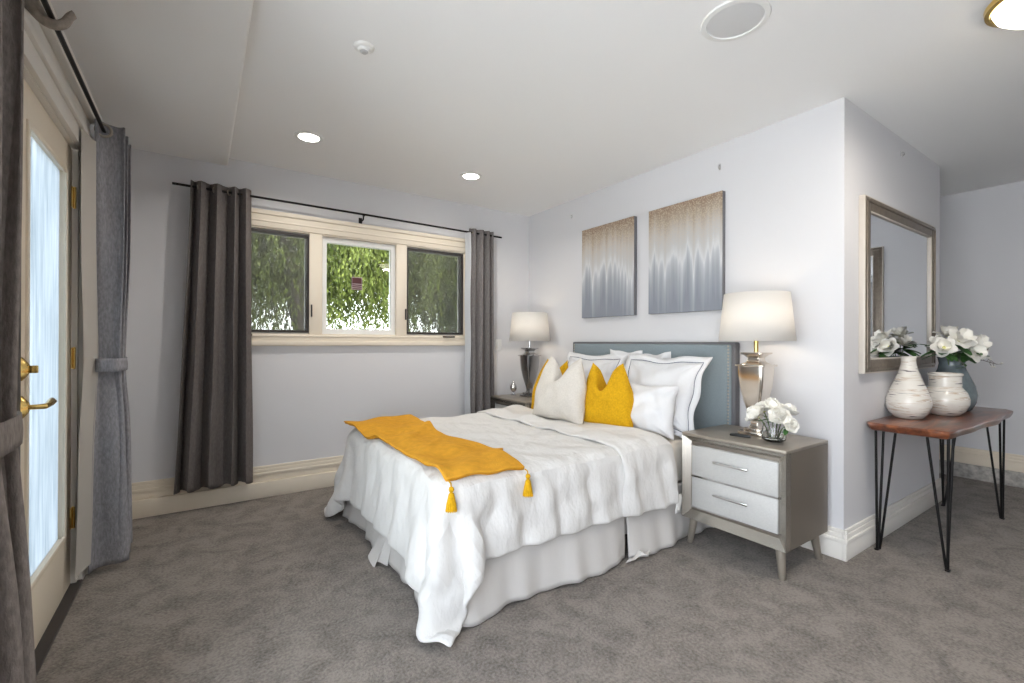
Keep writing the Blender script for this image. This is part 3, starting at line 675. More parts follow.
comf = drape(BX0, 2.27, .39, .31, .022, True, seed=1)
flap = drape(1.87, 2.27, 0, .335, .062, True, seed=2, iters=160) if False else None
def flap_from(P):
    """head end of the comforter turned back over itself"""
    nx = P.shape[0]; rows = [nx-1-k for k in range(15)]
    out = []
    n = len(rows)
    base = P
    for idx, i in enumerate(rows):
        r = base[i].copy()
        out.append(r)
    return out
nrm_off = .044
rows = [comf[i] for i in range(comf.shape[0])]
def row_normals(Pg):
    a = np.gradient(Pg, axis=0); b = np.gradient(Pg, axis=1); n = np.cross(a, b); return n/np.linalg.norm(n, axis=-1, keepdims=True)
N = row_normals(comf)
top = []
nfl = 14
for ang in (R(30), R(75), R(120)):
    r = comf[-1] + N[-1]*nrm_off*.5*(1-math.cos(ang)) + np.array([1, 0, 0])*nrm_off*.6*math.sin(ang); top.append(r)
rng = np.random.default_rng(5)
for k in range(nfl+1):
    i = comf.shape[0]-1-k
    r = comf[i] + N[i]*(nrm_off*(1.0+.18*math.sin(k*.8)) + .006*np.sin(np.arange(comf.shape[1])*.55+k*.35)[:, None])
    top.append(r)
ALL = np.array(rows+top)
# soft wrinkles running down the overhangs
ii, jj = np.meshgrid(np.arange(ALL.shape[0]), np.arange(ALL.shape[1]), indexing='ij')
NN = row_normals(ALL)
nr = comf.shape[0]; ii = np.where(ii < nr, ii, np.where(ii < nr+3, nr-1, nr-1-(ii-nr-3)))
z = ALL[..., 2]; hang = np.clip((.60-z)/.12, 0, 1)
wr = (.013*np.sin(ii*.95+.9*np.sin(jj*.3+ii*.1))+.008*np.sin(ii*1.7+jj*.35)+.005*np.sin(jj*1.1-ii*.4))*hang*((jj < 14) | (jj > ALL.shape[1]-14)) + (.009*np.sin(jj*.8+.9*np.sin(ii*.37))+.005*np.sin(jj*1.5+ii*.5))*hang*(ii < 20)
flat = (1-hang)*.0042*(np.sin(ii*.5+.5*jj)+np.sin(jj*.43-ii*.21)+np.sin(jj*.9+ii*.7)*.5)
ALL = ALL + N[np.minimum(ii, comf.shape[0]-1), jj]*(wr+flat)[..., None]
mbc = MB().grid([[tuple(p) for p in row] for row in ALL])
TOPBVH = BVHTree.FromBMesh(mbc.b)
cf = empty('comforter', (1.5, 2.49, BT), label='white comforter spread over the bed with its head end folded back', cat='comforter')
o = part(mbc, 'quilt', M_comf, cf, recalc=False)
s = o.modifiers.new('thick', 'SOLIDIFY'); s.thickness = .018; s.offset = 1; s = o.modifiers.new('sub', 'SUBSURF'); s.levels = 1; s.render_levels = 1
# care tag on the near hem by the pillows
tg = MB().grid([[(2.30+.05*i/3, 1.675-.006*math.sin(j), .31-.11*j/5) for j in range(6)] for i in range(4)])
o = part(tg, 'care_tag', mat('tag_white', (.85, .84, .82), .8), cf, recalc=False); o.modifiers.new('t', 'SOLIDIFY').thickness = .002

# ------------------------------------------------------------------ bed
bed = empty('bed', (BX0, (BY0+BY1)/2, 0), label='queen bed with a grey-blue upholstered headboard against the right wall', cat='bed')
part(MB().box(BX0, BX1, BY0, BY1, .33, BT, .05, 4), 'mattress', M_sheet, bed)
part(MB().box(BX0+.02, BX1, BY0+.015, BY1-.015, .12, .33, .02), 'box_spring', M_skirt, bed)
for x in (BX0+.12, BX1-.12):
    for y in (BY0+.12, BY1-.12): part(MB().lathe([(.02, 0), (.028, .12)], (x, y, 0), 16), 'bed_leg', M_dark, bed)
def skirt_run(pts, n, seed, flare=.035):
    """hanging skirt panel along a plan polyline; outward is to the right of travel"""
    rnd = random.Random(seed); ph = [rnd.uniform(0, 6) for _ in range(5)]
    L = [0]
    for a, b in zip(pts, pts[1:]): L.append(L[-1]+math.dist(a, b))
    P = []
    for i in range(n+1):
        s = L[-1]*i/n
        for k in range(len(L)-1):
            if s <= L[k+1]+1e-9: break
        t = (s-L[k])/(L[k+1]-L[k]); a, b = Vector(pts[k]), Vector(pts[k+1]); p = a.lerp(b, t); d = (b-a).normalized(); nn = Vector((d.y, -d.x))
        row = []
        for j in range(15):
            v = j/14; dn = 1-v
            amp = .020*dn**1.4
            off = flare*dn**1.2 + amp*(math.sin(s*9+ph[0])+.5*math.sin(s*23+ph[1])+.3*math.sin(s*41+ph[2]))
            q = p+nn*off; row.append((q.x, q.y, .012+.33*v+.006*dn*math.sin(s*19+ph[3])))
        P.append(row)
    return MB().grid(P)
for pts, n, sd in (([(BX0-.015, BY0-.005), (1.94, BY0-.005)], 90, 1), ([(1.948, BY0-.005), (2.80, BY0-.005)], 70, 2), ([(BX0-.012, BY1), (BX0-.012, BY0)], 110, 3), ([(2.80, BY1+.005), (BX0, BY1+.005)], 60, 4)):
    o = part(skirt_run(pts, n, sd), 'bed_skirt', M_skirt, bed, recalc=False); o.modifiers.new('t', 'SOLIDIFY').thickness = .003
# gathered cloth puddles at the skirt's pleats
part(MB().grid([[(1.90+.24*i/16, 1.70-.045*math.sin(PI*j/8)*(.7+.3*math.sin(i*.9))*math.sin(PI*i/16), .010+.045*math.sin(PI*(.5+.5*j/8))*(.7+.3*math.sin(i*1.1))*math.sin(PI*i/16)) for j in range(9)] for i in range(17)]), 'skirt_gather', M_skirt, bed, recalc=False)
part(MB().grid([[(BX0-.016-.060*(1-j/10)**1.2*math.sin(PI*i/14)**.7-.035*(1-j/10)**1.2, 2.38+.20*(i/14)+.03*(1-j/10)*math.sin(i*.9), .010+.20*(j/10)+.010*math.sin(i*.8)*(1-j/10)) for j in range(11)] for i in range(15)]), 'skirt_gather', M_skirt, bed, recalc=False)
# headboard
hb = MB().box(2.885, 2.945, 1.652, 3.235, .05, 1.205, .012, 3)
hbo = part(hb, 'headboard', M_hbf, bed)
o = MB().box(2.870, 2.90, 1.678, 3.209, .35, 1.188, .014, 4).build('headboard_panel', M_hb, hbo); o.location = -Vector(bed.location)
for side in (1.693, 3.194):
    nl = MB(); z = .40
    while z < 1.18: nl.lathe([(.0075, 0), (.005, .004), (0, .0055)], (0, 0, 0), 8, Matrix.Translation((2.8705, side, z)) @ Matrix.Rotation(R(-90), 4, 'Y')); z += .021
    o = nl.build('nailhead_trim', M_nickel, hbo); o.location = -Vector(bed.location)

# ------------------------------------------------------------------ pillows and cushions (local x across, y thickness, z up from the bottom edge)
def pillow_mesh(w, h, d, chop=0, n=44, seed=0, flange=0, wrinkle=.006, ear=.06, sharp=1.0, skew=0):
    rnd = random.Random(seed); a, b, c = rnd.uniform(0, 6), rnd.uniform(0, 6), rnd.uniform(0, 6)
    m = MB(); 
    def pt(u, v, sd):
        e = (1-abs(u)**2.6)*(1-abs(v)**2.6); e = max(0, e)**.5
        iu = 1-.05*(1-abs(u)**2)*abs(v)**6*sharp
        x = w/2*u*(1-.09*(1-v*v)*sharp*abs(u)**2); z_ = h/2*v*(1-.09*(1-u*u)*sharp*abs(v)**2)
        # sag: bottom fatter
        t = d/2*e*(1+.22*(-v))
        t += wrinkle*e*(math.sin(5*u+3*v+a)+math.sin(7*v-4*u+b)*.7+.4*math.sin(13*u+c+4*v))
        cd_ = math.hypot(1-abs(u), 1-abs(v)); ang = math.atan2(1-abs(v)+1e-4, 1-abs(u)+1e-4)
        t += wrinkle*1.1*e*math.exp(-cd_/.55)*math.sin(ang*11+a+3*(u > 0)+5*(v > 0))*min(1, cd_*6)
        x += .004*math.sin(7*v+a)*(abs(u) > .5)*abs(u); z_ += .005*math.sin(6*u+b)*abs(v)
        if chop:
            g = math.exp(-(u/.36)**2); k = max(0, (v+.15)/1.15)**1.6
            z_ -= chop*g*k*1.0; z_ += ear*(abs(u)**2)*max(0, v)**3; t *= 1+.35*g*k; t -= sd*0
            x *= 1-.40*max(0, v)**1.6; x += skew*max(0, v)**1.3
        return Vector((x, sd*t, z_+h/2))
    fr = [[pt(-1+2*i/n, -1+2*j/n, -1) for j in range(n+1)] for i in range(n+1)]
    bk = [[pt(-1+2*i/n, -1+2*j/n, 1) for j in range(n+1)] for i in range(n+1)]
    m.grid(fr); m.grid([r for r in bk[::-1]])
    bmesh.ops.remove_doubles(m.b, verts=m.b.verts, dist=.0006)
    rim = [fr[i][0] for i in range(n)]+[fr[n][j] for j in range(n)]+[fr[n-i][n] for i in range(n)]+[fr[0][n-j] for j in range(n)]
    return m, rim
def place(mesh_mb, name, m, x, y, z, lean, yaw, roll=0, **k):
    """stands with its back toward +X (the headboard); yaw turns about z, lean tips it back"""
    o = mesh_mb.build(name, m, **k)
    o.matrix_world = Matrix.Translation((x, y, z)) @ Matrix.Rotation(R(-90+yaw), 4, 'Z') @ Matrix.Rotation(R(roll), 4, 'Y') @ Matrix.Rotation(R(-lean), 4, 'X')
    return o
ZB = BT+.012
def sham(x, y, lean, yaw, seed, label, w=.66, h=.55, d=.17, roll=0):
    r = empty('pillow_sham', (0, 0, 0), label=label, cat='pillow', group='white pillow shams with dark piping')
    m, rim = pillow_mesh(w-.10, h-.08, d, n=56, seed=seed, wrinkle=.013)
    for v in m.b.verts: v.co.z += .04
    m.build('pillow_body', M_sham, r)
    # flat flange round the body with a navy line where it starts
    def ring(s, off=0): return [Vector((p.x*(1+s/(w/2-.05)) , off+(.004+s*.18)*math.sin(i*.23+seed), (p.z-(h-.08)/2)*(1+s/(h/2-.04))+h/2)) for i, p in enumerate(rim)]
    A, B, C = ring(-.006), ring(.022), ring(.048, .004)
    f = MB(); f.grid([[tuple(a), tuple(b), tuple(c)] for a, b, c in zip(A+[A[0]], B+[B[0]], C+[C[0]])])
    o = f.build('flange', M_sham, r, recalc=False); o.modifiers.new('t', 'SOLIDIFY').thickness = .006
    q = ring(.004, -.004); MB().tube([tuple(p) for p in q+[q[0]]], .0032, 6, cap=False).build('piping', M_navy, r)
    q = ring(.049, .001); 
    r.matrix_world = Matrix.Translation((x, y, ZB)) @ Matrix.Rotation(R(-90+yaw), 4, 'Z') @ Matrix.Rotation(R(roll), 4, 'Y') @ Matrix.Rotation(R(-lean), 4, 'X')
    return r
sham(2.50, 2.04, 21, 3, 1, 'white sham with dark piping leaning on the headboard, nearest the big lamp', w=.67)
sham(2.53, 2.79, 22, -2, 2, 'white sham with dark piping on the far side of the bed behind the mustard cushions', w=.70)
m, _ = pillow_mesh(.34, .46, .09, seed=11); place(m, 'pillow', M_sham, 2.775, 2.53, ZB+.09, 4, 0, 2, label='white pillow peeking up at the middle of the headboard', cat='pillow')
m, _ = pillow_mesh(.30, .46, .08, seed=12); place(m, 'pillow', M_sham, 2.80, 2.22, ZB+.075, 2, 0, -3, label='white pillow just showing behind the near sham', cat='pillow')
m, _ = pillow_mesh(.46, .34, .18, n=56, seed=13, wrinkle=.014); place(m, 'pillow', M_sham, 2.39, 2.01, ZB, 12, 8, label='small plain white pillow in front of the near sham', cat='pillow')
m, _ = pillow_mesh(.41, .43, .17, chop=.16, seed=21, wrinkle=.004, ear=.03, skew=-.035); place(m, 'cushion', M_mustard, 2.26, 2.20, ZB+.012, 9, 10, label='mustard yellow cushion at the front between the cream cushion and the white pillow', cat='cushion', group='mustard cushions')
m, _ = pillow_mesh(.42, .43, .15, chop=.15, seed=22, wrinkle=.004, ear=.03, skew=.02); place(m, 'cushion', M_mustard, 2.31, 2.90, ZB+.012, 12, 0, label='mustard yellow cushion partly hidden behind the cream cushion', cat='cushion', group='mustard cushions')
m, _ = pillow_mesh(.50, .45, .17, chop=.14, seed=23, wrinkle=.004, ear=.03); place(m, 'cushion', M_linen, 2.11, 2.54, ZB+.03, 12, 6, label='cream cushion standing in front of the far mustard cushion', cat='cushion')

# ------------------------------------------------------------------ throw
def top_z(x, y):
    h = TOPBVH.ray_cast(Vector((x, y, 1.5)), Vector((0, 0, -1)))
    return h[0].z if h[0] is not None else .3
th = empty('throw_blanket', (1.04, 2.4, BT), label='mustard throw folded across the foot of the bed with tassels', cat='blanket')
nu_, nv_ = 90, 26; P = []
ya, yb = 1.715, 3.29
for i in range(nu_+1):
    s = i/nu_; y = ya+(yb-ya)*s; row = []
    for j in range(nv_+1):
        t = j/nv_
        xa = .835+.015*math.sin(s*5); xb = 1.245+.045*math.sin(s*7+1)*(s > .15)+.03*s
        x = xa+(xb-xa)*t
        zt = max(top_z(x, y), top_z(x+.02, min(y+.03, 3.2)), top_z(min(x+.05, 1.3), y))
        if y < 1.86: zt = max(zt, BT+.030-.22*max(0, 1.80-y)**1.5)
        if x < .93: zt = max(zt, BT+.022-.10*(.93-x))
        z = zt+.034+.006*math.sin(s*16+t*4)+.008*math.sin(t*9+s*11)*math.sin(s*6)
        z += .022*math.exp(-((s-.55-.25*(t-.5))/.05)**2)*(t*.8+.2)
        row.append([x, y, z])
    P.append(row)
P = np.array(P); 

for k in range(14):
    Z = np.pad(P[..., 2], 1, mode='edge'); P[..., 2] = (Z[1:-1, 1:-1]*2+Z[:-2, 1:-1]+Z[2:, 1:-1]+Z[1:-1, :-2]+Z[1:-1, 2:])/6
S_, T_ = np.meshgrid(np.linspace(0, 1, nu_+1), np.linspace(0, 1, nv_+1), indexing='ij')
P[..., 2] += .004+.007*np.sin(S_*34+T_*5+2*np.sin(T_*4))*np.sin(S_*7+.4)**2+.004*np.sin(S_*15-T_*14)
P[..., 2] += .016*np.exp(-((S_-.52-.30*(T_-.5))/.028)**2)*(.35+.65*T_)*(1-T_**3)+.011*np.exp(-((S_-.36-.22*(T_-.5))/.022)**2)*T_*(1-T_**3)*1.6
P[..., 2] -= .020*np.exp(-(S_/.03)**2)

o = part(MB().grid([[tuple(p) for p in r] for r in P]), 'folded_cloth', M_throw, th, recalc=False)
s = o.modifiers.new('t', 'SOLIDIFY'); s.thickness = .011; s.offset = 0; s = o.modifiers.new('s', 'SUBSURF'); s.levels = 1; s.render_levels = 1
# lower layer of the fold, set slightly back from the edges
P2 = P.copy(); P2[..., 2] -= .013; P2[..., 0] = P2[..., 0]*.97+.035; P2[:, :, 1] = ya+.012+(P2[:, :, 1]-ya)*.985
o = part(MB().grid([[tuple(p) for p in r] for r in P2]), 'lower_fold', M_throw, th, recalc=False); o.modifiers.new('t', 'SOLIDIFY').thickness = .009
def tassel(x, y, z):
    m = MB().tube([(x, y+.02, z+.005), (x, y, z), (x, y-.004, z-.02)], .003, 6)
    m.lathe([(.0, 0), (.009, -.004), (.012, -.014), (.008, -.022), (.006, -.026), (.012, -.034), (.019, -.07), (.021, -.098), (.0, -.096)], (x, y-.004, z-.01), 20)
    for k in range(14):
        a = 2*PI*k/14; m.tube([(x+.008*math.cos(a), y-.004+.008*math.sin(a), z-.04), (x+.018*math.cos(a), y-.004+.018*math.sin(a), z-.085), (x+.021*math.cos(a+.1), y-.004+.021*math.sin(a), z-.112)], .003, 5)
    part(m, 'tassel', M_mustard, th)
tassel(P[0][1][0], ya-.022, P[0][1][2]-.012); tassel(P[0][-2][0]+.01, ya-.022, P[0][-2][2]-.012)

# ------------------------------------------------------------------ nightstands
def nightstand(label, x0, x1, y0, y1):
    n = empty('nightstand', ((x0+x1)/2, (y0+y1)/2, 0), label=label, cat='nightstand', group='champagne nightstands')
    zb, zt = .155, .662
    def P(mb, nm, m, par=n, **k):
        for v in mb.b.verts: v.co -= Vector(n.location)
        return mb.build(nm, m, par, **k)
    P(MB().box(x0+.03, x1, y0+.012, y1-.012, zb+.01, zt-.018, .003), 'body', M_nsside)
    P(MB().box(x0-.002, x1, y0-.002, y1+.002, zt-.018, zt, .004), 'top', M_silverwood)
    P(MB().box(x0+.049, x1, y0, y0+.014, zb, zt-.018).box(x0+.049, x1, y1-.014, y1, zb, zt-.018).box(x0+.049, x1, y0+.014, y1-.014, zb, zb+.014), 'side_panel', M_nsside)
    # bevelled picture-frame front: outer edge proud, sloping inward
    f = MB(); o_ = [(y0, zb), (y1, zb), (y1, zt-.018), (y0, zt-.018)]; i_ = [(y0+.045, zb+.05), (y1-.045, zb+.05), (y1-.045, zt-.05), (y0+.045, zt-.05)]
    xs = x0-.001
    for a, b, c, d in zip(o_, o_[1:]+o_[:1], i_[1:]+i_[:1], i_):
        v = [f.b.verts.new(p) for p in ((xs, *a), (xs, *b), (xs+.028, *c), (xs+.028, *d), (xs+.05, *a), (xs+.05, *b), (xs+.05, *c), (xs+.05, *d))]
        for q in ((0, 1, 2, 3), (4, 5, 6, 7), (0, 1, 5, 4), (2, 3, 7, 6)): f.b.faces.new([v[k] for k in q])
    P(f, 'front_frame', mat('silver_frame', (.56, .53, .48), .25, .9), smooth=False)
    for zc in (.315, .502):
        d = P(MB().box(x0+.022, x0+.06, y0+.05, y1-.05, zc-.09, zc+.09, .003), 'drawer', M_drawer)
        e = MB().box(x0+.018, x0+.03, y0+.048, y1-.048, zc-.094, zc-.088).box(x0+.018, x0+.03, y0+.048, y1-.048, zc+.088, zc+.094)
        P(e, 'drawer_edge', M_chrome, d)
        yc = (y0+y1)/2
        hnd = MB().box(x0-.002, x0+.006, yc-.10, yc+.10, zc+.01, zc+.022, .002)
        for yy in (yc-.06, yc+.06): hnd.box(x0+.004, x0+.024, yy-.005, yy+.005, zc+.012, zc+.02)
        P(hnd, 'handle', M_chrome, d)
    for xx, sx in ((x0+.05, -1), (x1-.05, 1)):
        for yy, sy in ((y0+.05, -1), (y1-.05, 1)):
            M = Matrix(((1, 0, sx*-.12, xx+sx*.018), (0, 1, sy*-.12, yy+sy*.018), (0, 0, 1, 0), (0, 0, 0, 1)))
            P(MB().lathe([(.014, 0), (.016, .004), (.025, .16)], n=20, M=M), 'leg', M_silverwood)
    return n
nightstand('champagne nightstand with two pale drawers beside the alcove wall', 2.412, 2.884, 1.118, 1.712)
nightstand('champagne nightstand on the far side of the bed in the corner', 2.412, 2.884, 3.335, 3.93)

# ------------------------------------------------------------------ bedside lamps
def table_lamp(label, x, y, z, metal, energy):
    t = empty('table_lamp', (x, y, z), label=label, cat='lamp', group='urn table lamps')
    MB().box(-.072, .072, -.072, .072, 0, .022, .004).box(-.05, .05, -.05, .05, .022, .04, .004).build('base', metal, t)
    prof = [(.030, .04), (.022, .06), (.024, .085), (.034, .13), (.052, .20), (.066, .28), (.073, .36), (.074, .405)]
    MB().lathe(prof, n=64, sq=14).build('urn_body', metal, t)
    MB().box(-.083, .083, -.083, .083, .400, .412, .003).build('shoulder', metal, t)
    MB().lathe([(.066, .412), (.045, .423), (.036, .437), (.036, .452), (.05, .466), (.066, .474), (.066, .482)], n=64, sq=14).build('neck', metal, t)
    MB().lathe([(.012, .485), (.012, .59)], n=20).build('socket_stem', M_brass if metal is M_lampmetal else metal, t)
    sh = MB().lathe([(.203, .550), (.174, .828)], n=72)
    for f in [f for f in sh.b.faces if len(f.verts) > 4]: sh.b.faces.remove(f)
    s = sh.build('lamp_shade', M_shade, t, recalc=False); s.modifiers.new('t', 'SOLIDIFY').thickness = .002
    r = MB()
    for a in range(3): r.tube([(0, 0, .815), (.1745*math.cos(a*2.1), .1745*math.sin(a*2.1), .815)], .002, 6)
    r.build('shade_spider', M_nickel, t)
    MB().lathe([(0, .60), (.014, .605), (.02, .64), (.028, .68), (.022, .715), (0, .725)], n=20).build('bulb', mat('warm_bulb', (1, .95, .85), .4, emit=(1, .78, .5), estr=6), t)
    lamp('lamp_bulb', 'POINT', (0, 0, .665), energy, (1, .86, .70), parent=t, shadow_soft_size=.04)
    return t
table_lamp('champagne urn table lamp with a white drum shade on the near nightstand', 2.71, 1.425, .662, M_lampmetal, 2.2)
table_lamp('pewter urn table lamp with a white drum shade on the far nightstand', 2.70, 3.66, .662, M_lampdark, 2.0)

fo = empty('finial_ornament', (2.63, 3.84, .662), label='small silver artichoke-shaped ornament beside the far lamp', cat='ornament')
MB().lathe([(.03, 0), (.03, .006), (.01, .012), (.008, .03)], n=24).build('foot', M_lampdark, fo)
MB().lathe([(.008, .03), (.024, .045), (.036, .07), (.036, .09), (.022, .115), (.008, .13), (.006, .14), (.0, .158)], n=28).build('bulb_body', M_chrome, fo)
rc = empty('remote_control', (2.57, 1.44, .662), R(12), label='small black remote lying at the foot of the near lamp', cat='remote')
MB().box(-.018, .018, -.055, .055, 0, .012, .004).build('case', mat('black_plastic', (.015, .015, .015), .4), rc)
MB().box(-.011, .011, -.04, .03, .012, .0135, .0005).build('keypad', mat('dark_rubber', (.05, .05, .05), .8), rc)

# ------------------------------------------------------------------ flowers
def petal(m, c, az, tilt, L, wd, curl):
    Mx_ = Matrix.Translation(c) @ Matrix.Rotation(az, 4, 'Z') @ Matrix.Rotation(-tilt, 4, 'Y')
    P = []
    for i in range(7):
        u = i/6; w = wd*math.sin(PI*min(.98, .12+.80*u))**.8; row = []
        for j in range(5):
            v = j/4*2-1; row.append(tuple(Mx_ @ Vector((L*u, w*v, curl*L*(u**2)*.5+.18*wd*(v*v)))))
        P.append(row)
    m.grid(P)
def flower(name, label, base, head, r, group, leaves=2, seed=0, wf=.42, facing=(0, 0, 1), petals=((5, 1.15, .55), (6, .75, .85), (7, .3, 1.0)), leafL=.07, cat='flower'):
    rnd = random.Random(seed); t = empty(name, base, label=label, cat=cat, group=group); b = Vector(base); hd = Vector(head)-b
    mid = hd*.5+Vector((0, 0, .02)); MB().tube([(0, 0, 0), tuple(mid), tuple(hd)], .0028, 6).build('stem', M_stem, t)
    m = MB(); F = Vector(facing).normalized().to_track_quat('Z', 'Y').to_matrix().to_4x4()
    for n, tilt, s in petals:
        for k in range(n): petal(m, Vector((0, 0, 0)), 2*PI*k/n+rnd.uniform(-.2, .2)+s*2, tilt+rnd.uniform(-.15, .15), r*s, r*s*wf, .5*(1 if tilt > .5 else -.4))
    for v in m.b.verts: v.co = hd+(F @ v.co)
    m.build('blossom', M_petal, t, recalc=False)
    MB().lathe([(0, -.004), (r*.16, 0), (r*.12, r*.22), (0, r*.28)], n=12, M=Matrix.Translation(hd) @ F).build('flower_centre', mat('pale_centre', (.62, .60, .25), .7), t)
    for k in range(leaves):
        lm = MB(); a = rnd.uniform(0, 6.28); petal(lm, hd*.86-Vector((0, 0, .008)), a, rnd.uniform(-.5, .5), leafL*rnd.uniform(.8, 1.3), leafL*.26, -.35); lm.build('leaf', M_leaf, t, recalc=False)
    return t
gv = empty('glass_vase', (2.60, 1.27, .662), label='clear round glass vase of white roses on the near nightstand', cat='vase')
MB().lathe([(0, 0), (.042, 0), (.058, .012), (.062, .04), (.055, .075), (.052, .088), (.056, .098), (.053, .098), (.049, .088), (.052, .074), (.058, .04), (.054, .016), (.04, .007), (0, .006)], n=48).build('glass_bowl', M_glassv, gv)
MB().lathe([(0, .008), (.04, .0085), (.053, .017), (.0565, .04), (.055, .05), (0, .05)], n=40).build('water', mat('vase_water', (.92, .96, .94), 0, trans=1, ior=1.33), gv)
gx, gy, gz = 2.60, 1.27, .662
i = 0
for dx, dy, dz, r, fc, lb in ((-.055, .045, .125, .062, (-.6, .5, .8), 'white rose leaning left at the front of the glass vase'), (-.035, -.04, .13, .058, (-.6, -.5, .8), 'white rose leaning right at the front of the glass vase'),
                       (.02, .055, .145, .055, (.1, .6, 1), 'white rose at the lamp side of the glass vase'), (.045, -.035, .145, .055, (.5, -.3, 1), 'white rose at the wall side of the glass vase'), (-.005, .005, .165, .06, (-.2, 0, 1), 'topmost white rose in the glass vase'), (-.045, -.085, .10, .045, (-.5, -.9, .4), 'lowest white rose drooping over the glass rim')):
    flower('white_rose', lb, (gx+dx*.25, gy+dy*.25, gz+.02), (gx+dx*1.15, gy+dy*1.15, gz+dz+.005), r*1.25, 'roses in the glass vase', 2, 30+i, .62, fc, ((6, .5, .9), (6, .95, .85), (6, 1.25, .6), (4, 1.45, .4)), .05); i += 1

# ------------------------------------------------------------------ console table, vases, bouquet
ct = empty('console_table', (3.92, .86, 0), label='walnut live-edge console table on black hairpin legs under the big mirror', cat='table')
rnd = random.Random(4); ox0, ox1, oy0, oy1 = 3.185, 4.665, .655, 1.058
pts = []
for i in range(41):
    t = i/40; e = .03*math.exp(-(t/.03)**2)+.05*math.exp(-((1-t)/.03)**2)
    pts.append((ox0+(ox1-ox0)*t, oy0+e*.7+.012*math.sin(t*7+.5)+.006*math.sin(t*19)))
for i in range(1, 12):
    t = i/12; pts.append((ox1-.008*math.sin(t*9), oy0+.03+(oy1-oy0-.05)*t))
for i in range(41):
    t = 1-i/40; pts.append((ox0+(ox1-ox0)*t, oy1-.004*abs(math.sin(t*11))-.03*math.exp(-(t/.02)**2)-.03*math.exp(-((1-t)/.02)**2)))
for i in range(1, 12):
    t = 1-i/12; pts.append((ox0+.006*math.sin(t*8), oy0+.02+(oy1-oy0-.05)*t))
m = MB(); cx_, cy_ = 3.92, .86
rings = []
for z, ins in ((.700, .022), (.704, .012), (.722, .003), (.736, 0), (.742, .003), (.744, .007)):
    ring = []
    for (x, y) in pts:
        d = Vector((x-cx_, y-cy_)); q = Vector((x, y))-Vector((math.copysign(1, d.x)*ins*(abs(d.x) > .6), math.copysign(1, d.y)*ins*(abs(d.y) > .12)))
        ring.append(m.b.verts.new((q.x, q.y, z)))
    rings.append(ring)
for a, b in zip(rings, rings[1:]):
    for i in range(len(a)): m.b.faces.new((a[i], a[(i+1) % len(a)], b[(i+1) % len(a)], b[i]))
m.b.faces.new(rings[0][::-1]); m.b.faces.new(rings[-1])
part(m, 'tabletop', M_wood, ct)
for (fx, fy, sx, sy) in ((3.262, .705, 1, 1), (3.262, 1.01, 1, -1), (4.55, .705, -1, 1), (4.55, 1.01, -1, -1)):
    lg = MB(); tops = [(fx-sx*.012, fy-sy*.004), (fx+sx*.10, fy), (fx-sx*.0, fy+sy*.085)]
    for k, (tx, ty) in enumerate(tops):
        bx_, by_ = fx+sx*.006*k, fy+sy*.004*k
        lg.tube([(bx_, by_, .004), (bx_+(tx-bx_)*.1, by_+(ty-by_)*.1, .06), (tx, ty, .702)], .0065, 10)
    lg.box(fx-.016, fx+.016, fy-.010, fy+.010, 0, .008, .002)
    lg.box(min(fx-sx*.02, fx+sx*.12), max(fx-sx*.02, fx+sx*.12), min(fy-sy*.012, fy+sy*.10), max(fy-sy*.012, fy+sy*.10), .697, .7015)
    part(lg, 'hairpin_leg', M_black, ct)
def vase(name, label, c, prof, m, **k):
    o = MB().lathe(prof, n=64).build(name, m, loc=c, label=label, cat='vase', **k); return o
vase('bottle_vase', 'tall white ceramic vase with a narrow neck and dark streaks', (3.585, .955, .744),
     [(0.0000, 0.0000), (0.0609, 0.0000), (0.0713, 0.0060), (0.0974, 0.0400), (0.1105, 0.0800), (0.1096, 0.1150), (0.0940, 0.1650), (0.0679, 0.2300), (0.0478, 0.2900), (0.0383, 0.3300), (0.0365, 0.3600), (0.0409, 0.3750), (0.0383, 0.3780), (0.0331, 0.3600), (0.0348, 0.3300), (0.0435, 0.2800), (0.0435, 0.2000), (0.0000, 0.1000)], M_vase)
vase('round_vase', 'squat round white ceramic vase with a wide collar and dark streaks', (3.935, .865, .744),
     [(0.0000, 0.0000), (0.0592, 0.0000), (0.0696, 0.0057), (0.0974, 0.0333), (0.1157, 0.0760), (0.1166, 0.1092), (0.1044, 0.1472), (0.0853, 0.1729), (0.0783, 0.1824), (0.0800, 0.1947), (0.0783, 0.2232), (0.0800, 0.2489), (0.0861, 0.2546), (0.0861, 0.2660), (0.0818, 0.2688), (0.0766, 0.2622), (0.0740, 0.2375), (0.0731, 0.1900), (0.0870, 0.1425), (0.0000, 0.0760)], M_vase)
vase('blue_vase', 'tall blue-grey glazed vase holding the white bouquet', (4.27, .905, .744),
     [(0, 0), (.085, 0), (.10, .01), (.122, .06), (.128, .11), (.118, .17), (.092, .235), (.072, .285), (.066, .32), (.072, .352), (.078, .362), (.072, .362), (.064, .345), (.060, .3), (.08, .2), (0, .1)], M_bluevase)
fb = Vector((4.27, .905, .744+.30))
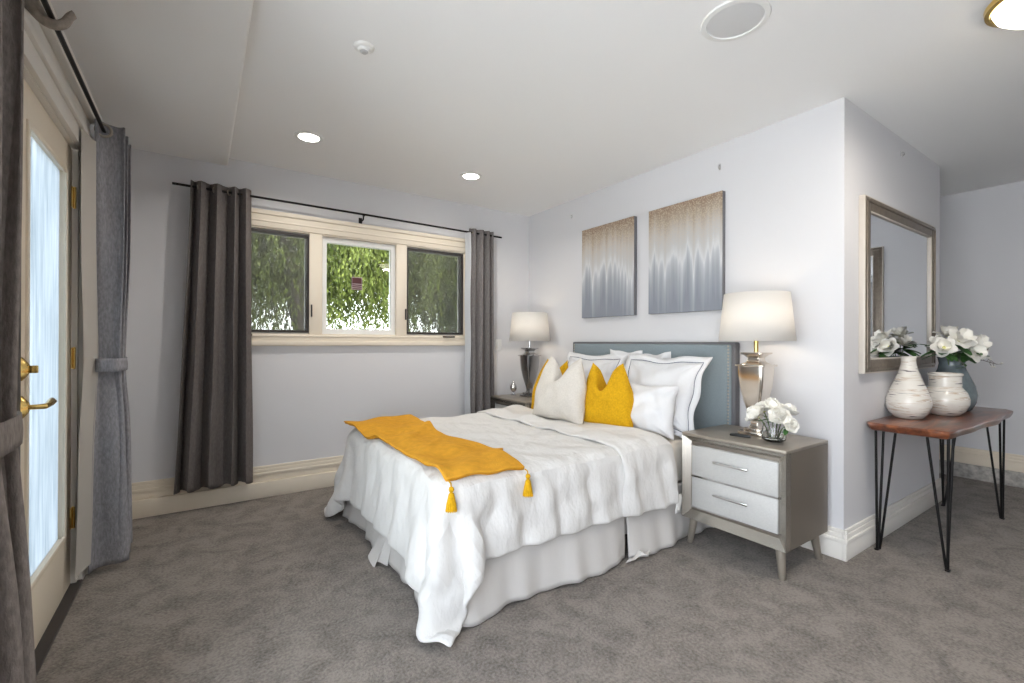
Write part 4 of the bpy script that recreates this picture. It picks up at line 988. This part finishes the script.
hd = [((-.20, .00, .17), .085, (-.9, -.2, .35), 'white blossom reaching furthest left toward the mirror'), ((-.10, -.07, .23), .105, (-.5, -.6, .6), 'large white blossom at the upper left of the bouquet'),
      ((.00, .02, .27), .095, (-.1, -.2, 1), 'topmost white blossom of the bouquet'), ((.05, -.12, .19), .11, (-.3, -1, .5), 'large white blossom at the front of the bouquet'),
      ((.16, -.08, .17), .105, (.4, -.8, .5), 'large white blossom at the right of the bouquet'), ((-.06, .06, .20), .08, (-.4, .3, .8), 'white blossom at the back of the bouquet beside the wall'),
      ((-.02, -.13, .13), .09, (-.5, -.9, .3), 'low white blossom at the front of the bouquet')]
for i, (p, r, fc, lb) in enumerate(hd):
    flower('magnolia_stem', lb, tuple(fb+Vector((p[0]*.12, p[1]*.12, -.05))), tuple(fb+Vector(p)*.80-Vector((.02,0,.01))), r*.88, 'blossoms in the blue-grey vase', 7, 60+i, .46, fc, ((5, .35, 1.0), (5, .75, .95)), .10)
rnd = random.Random(12)
for i, (p, lb) in enumerate((((.30, -.16, .15), 'twig of tiny buds sticking out right of the bouquet'), ((.27, -.10, .23), 'twig of tiny buds rising at the upper right of the bouquet'), ((.22, -.22, .02), 'twig of tiny buds drooping low beside the blue-grey vase'), ((-.14, -.10, .02), 'dark leafy sprig hanging low at the left of the bouquet'))):
    p = [q*.85 for q in p]; t = empty('bud_sprig', tuple(fb), label=lb, cat='sprig', group='thin sprigs in the bouquet'); P3 = Vector(p); sm = MB().tube([(0, 0, 0), tuple(P3*.5+Vector((0, 0, .05))), tuple(P3)], .0022, 6)
    bd = MB()
    for k in range(12):
        u = .5+.5*k/11; c = P3*u+Vector((0, 0, .05*(1-abs(2*u-1))))+Vector([rnd.uniform(-.035, .035) for _ in range(3)]); sm.tube([tuple(P3*u+Vector((0, 0, .05*(1-abs(2*u-1))))), tuple(c)], .0013, 5)
        if i == 3: petal(bd, c, rnd.uniform(0, 6), rnd.uniform(-.4, .6), .05, .013, -.2)
        else:
            for q in range(4): petal(bd, c, q*1.57, .5, .017, .006, .3)
    sm.build('twig', M_twig, t); bd.build('leaf_cluster' if i == 3 else 'buds', M_leaf if i == 3 else M_petal, t, recalc=False)
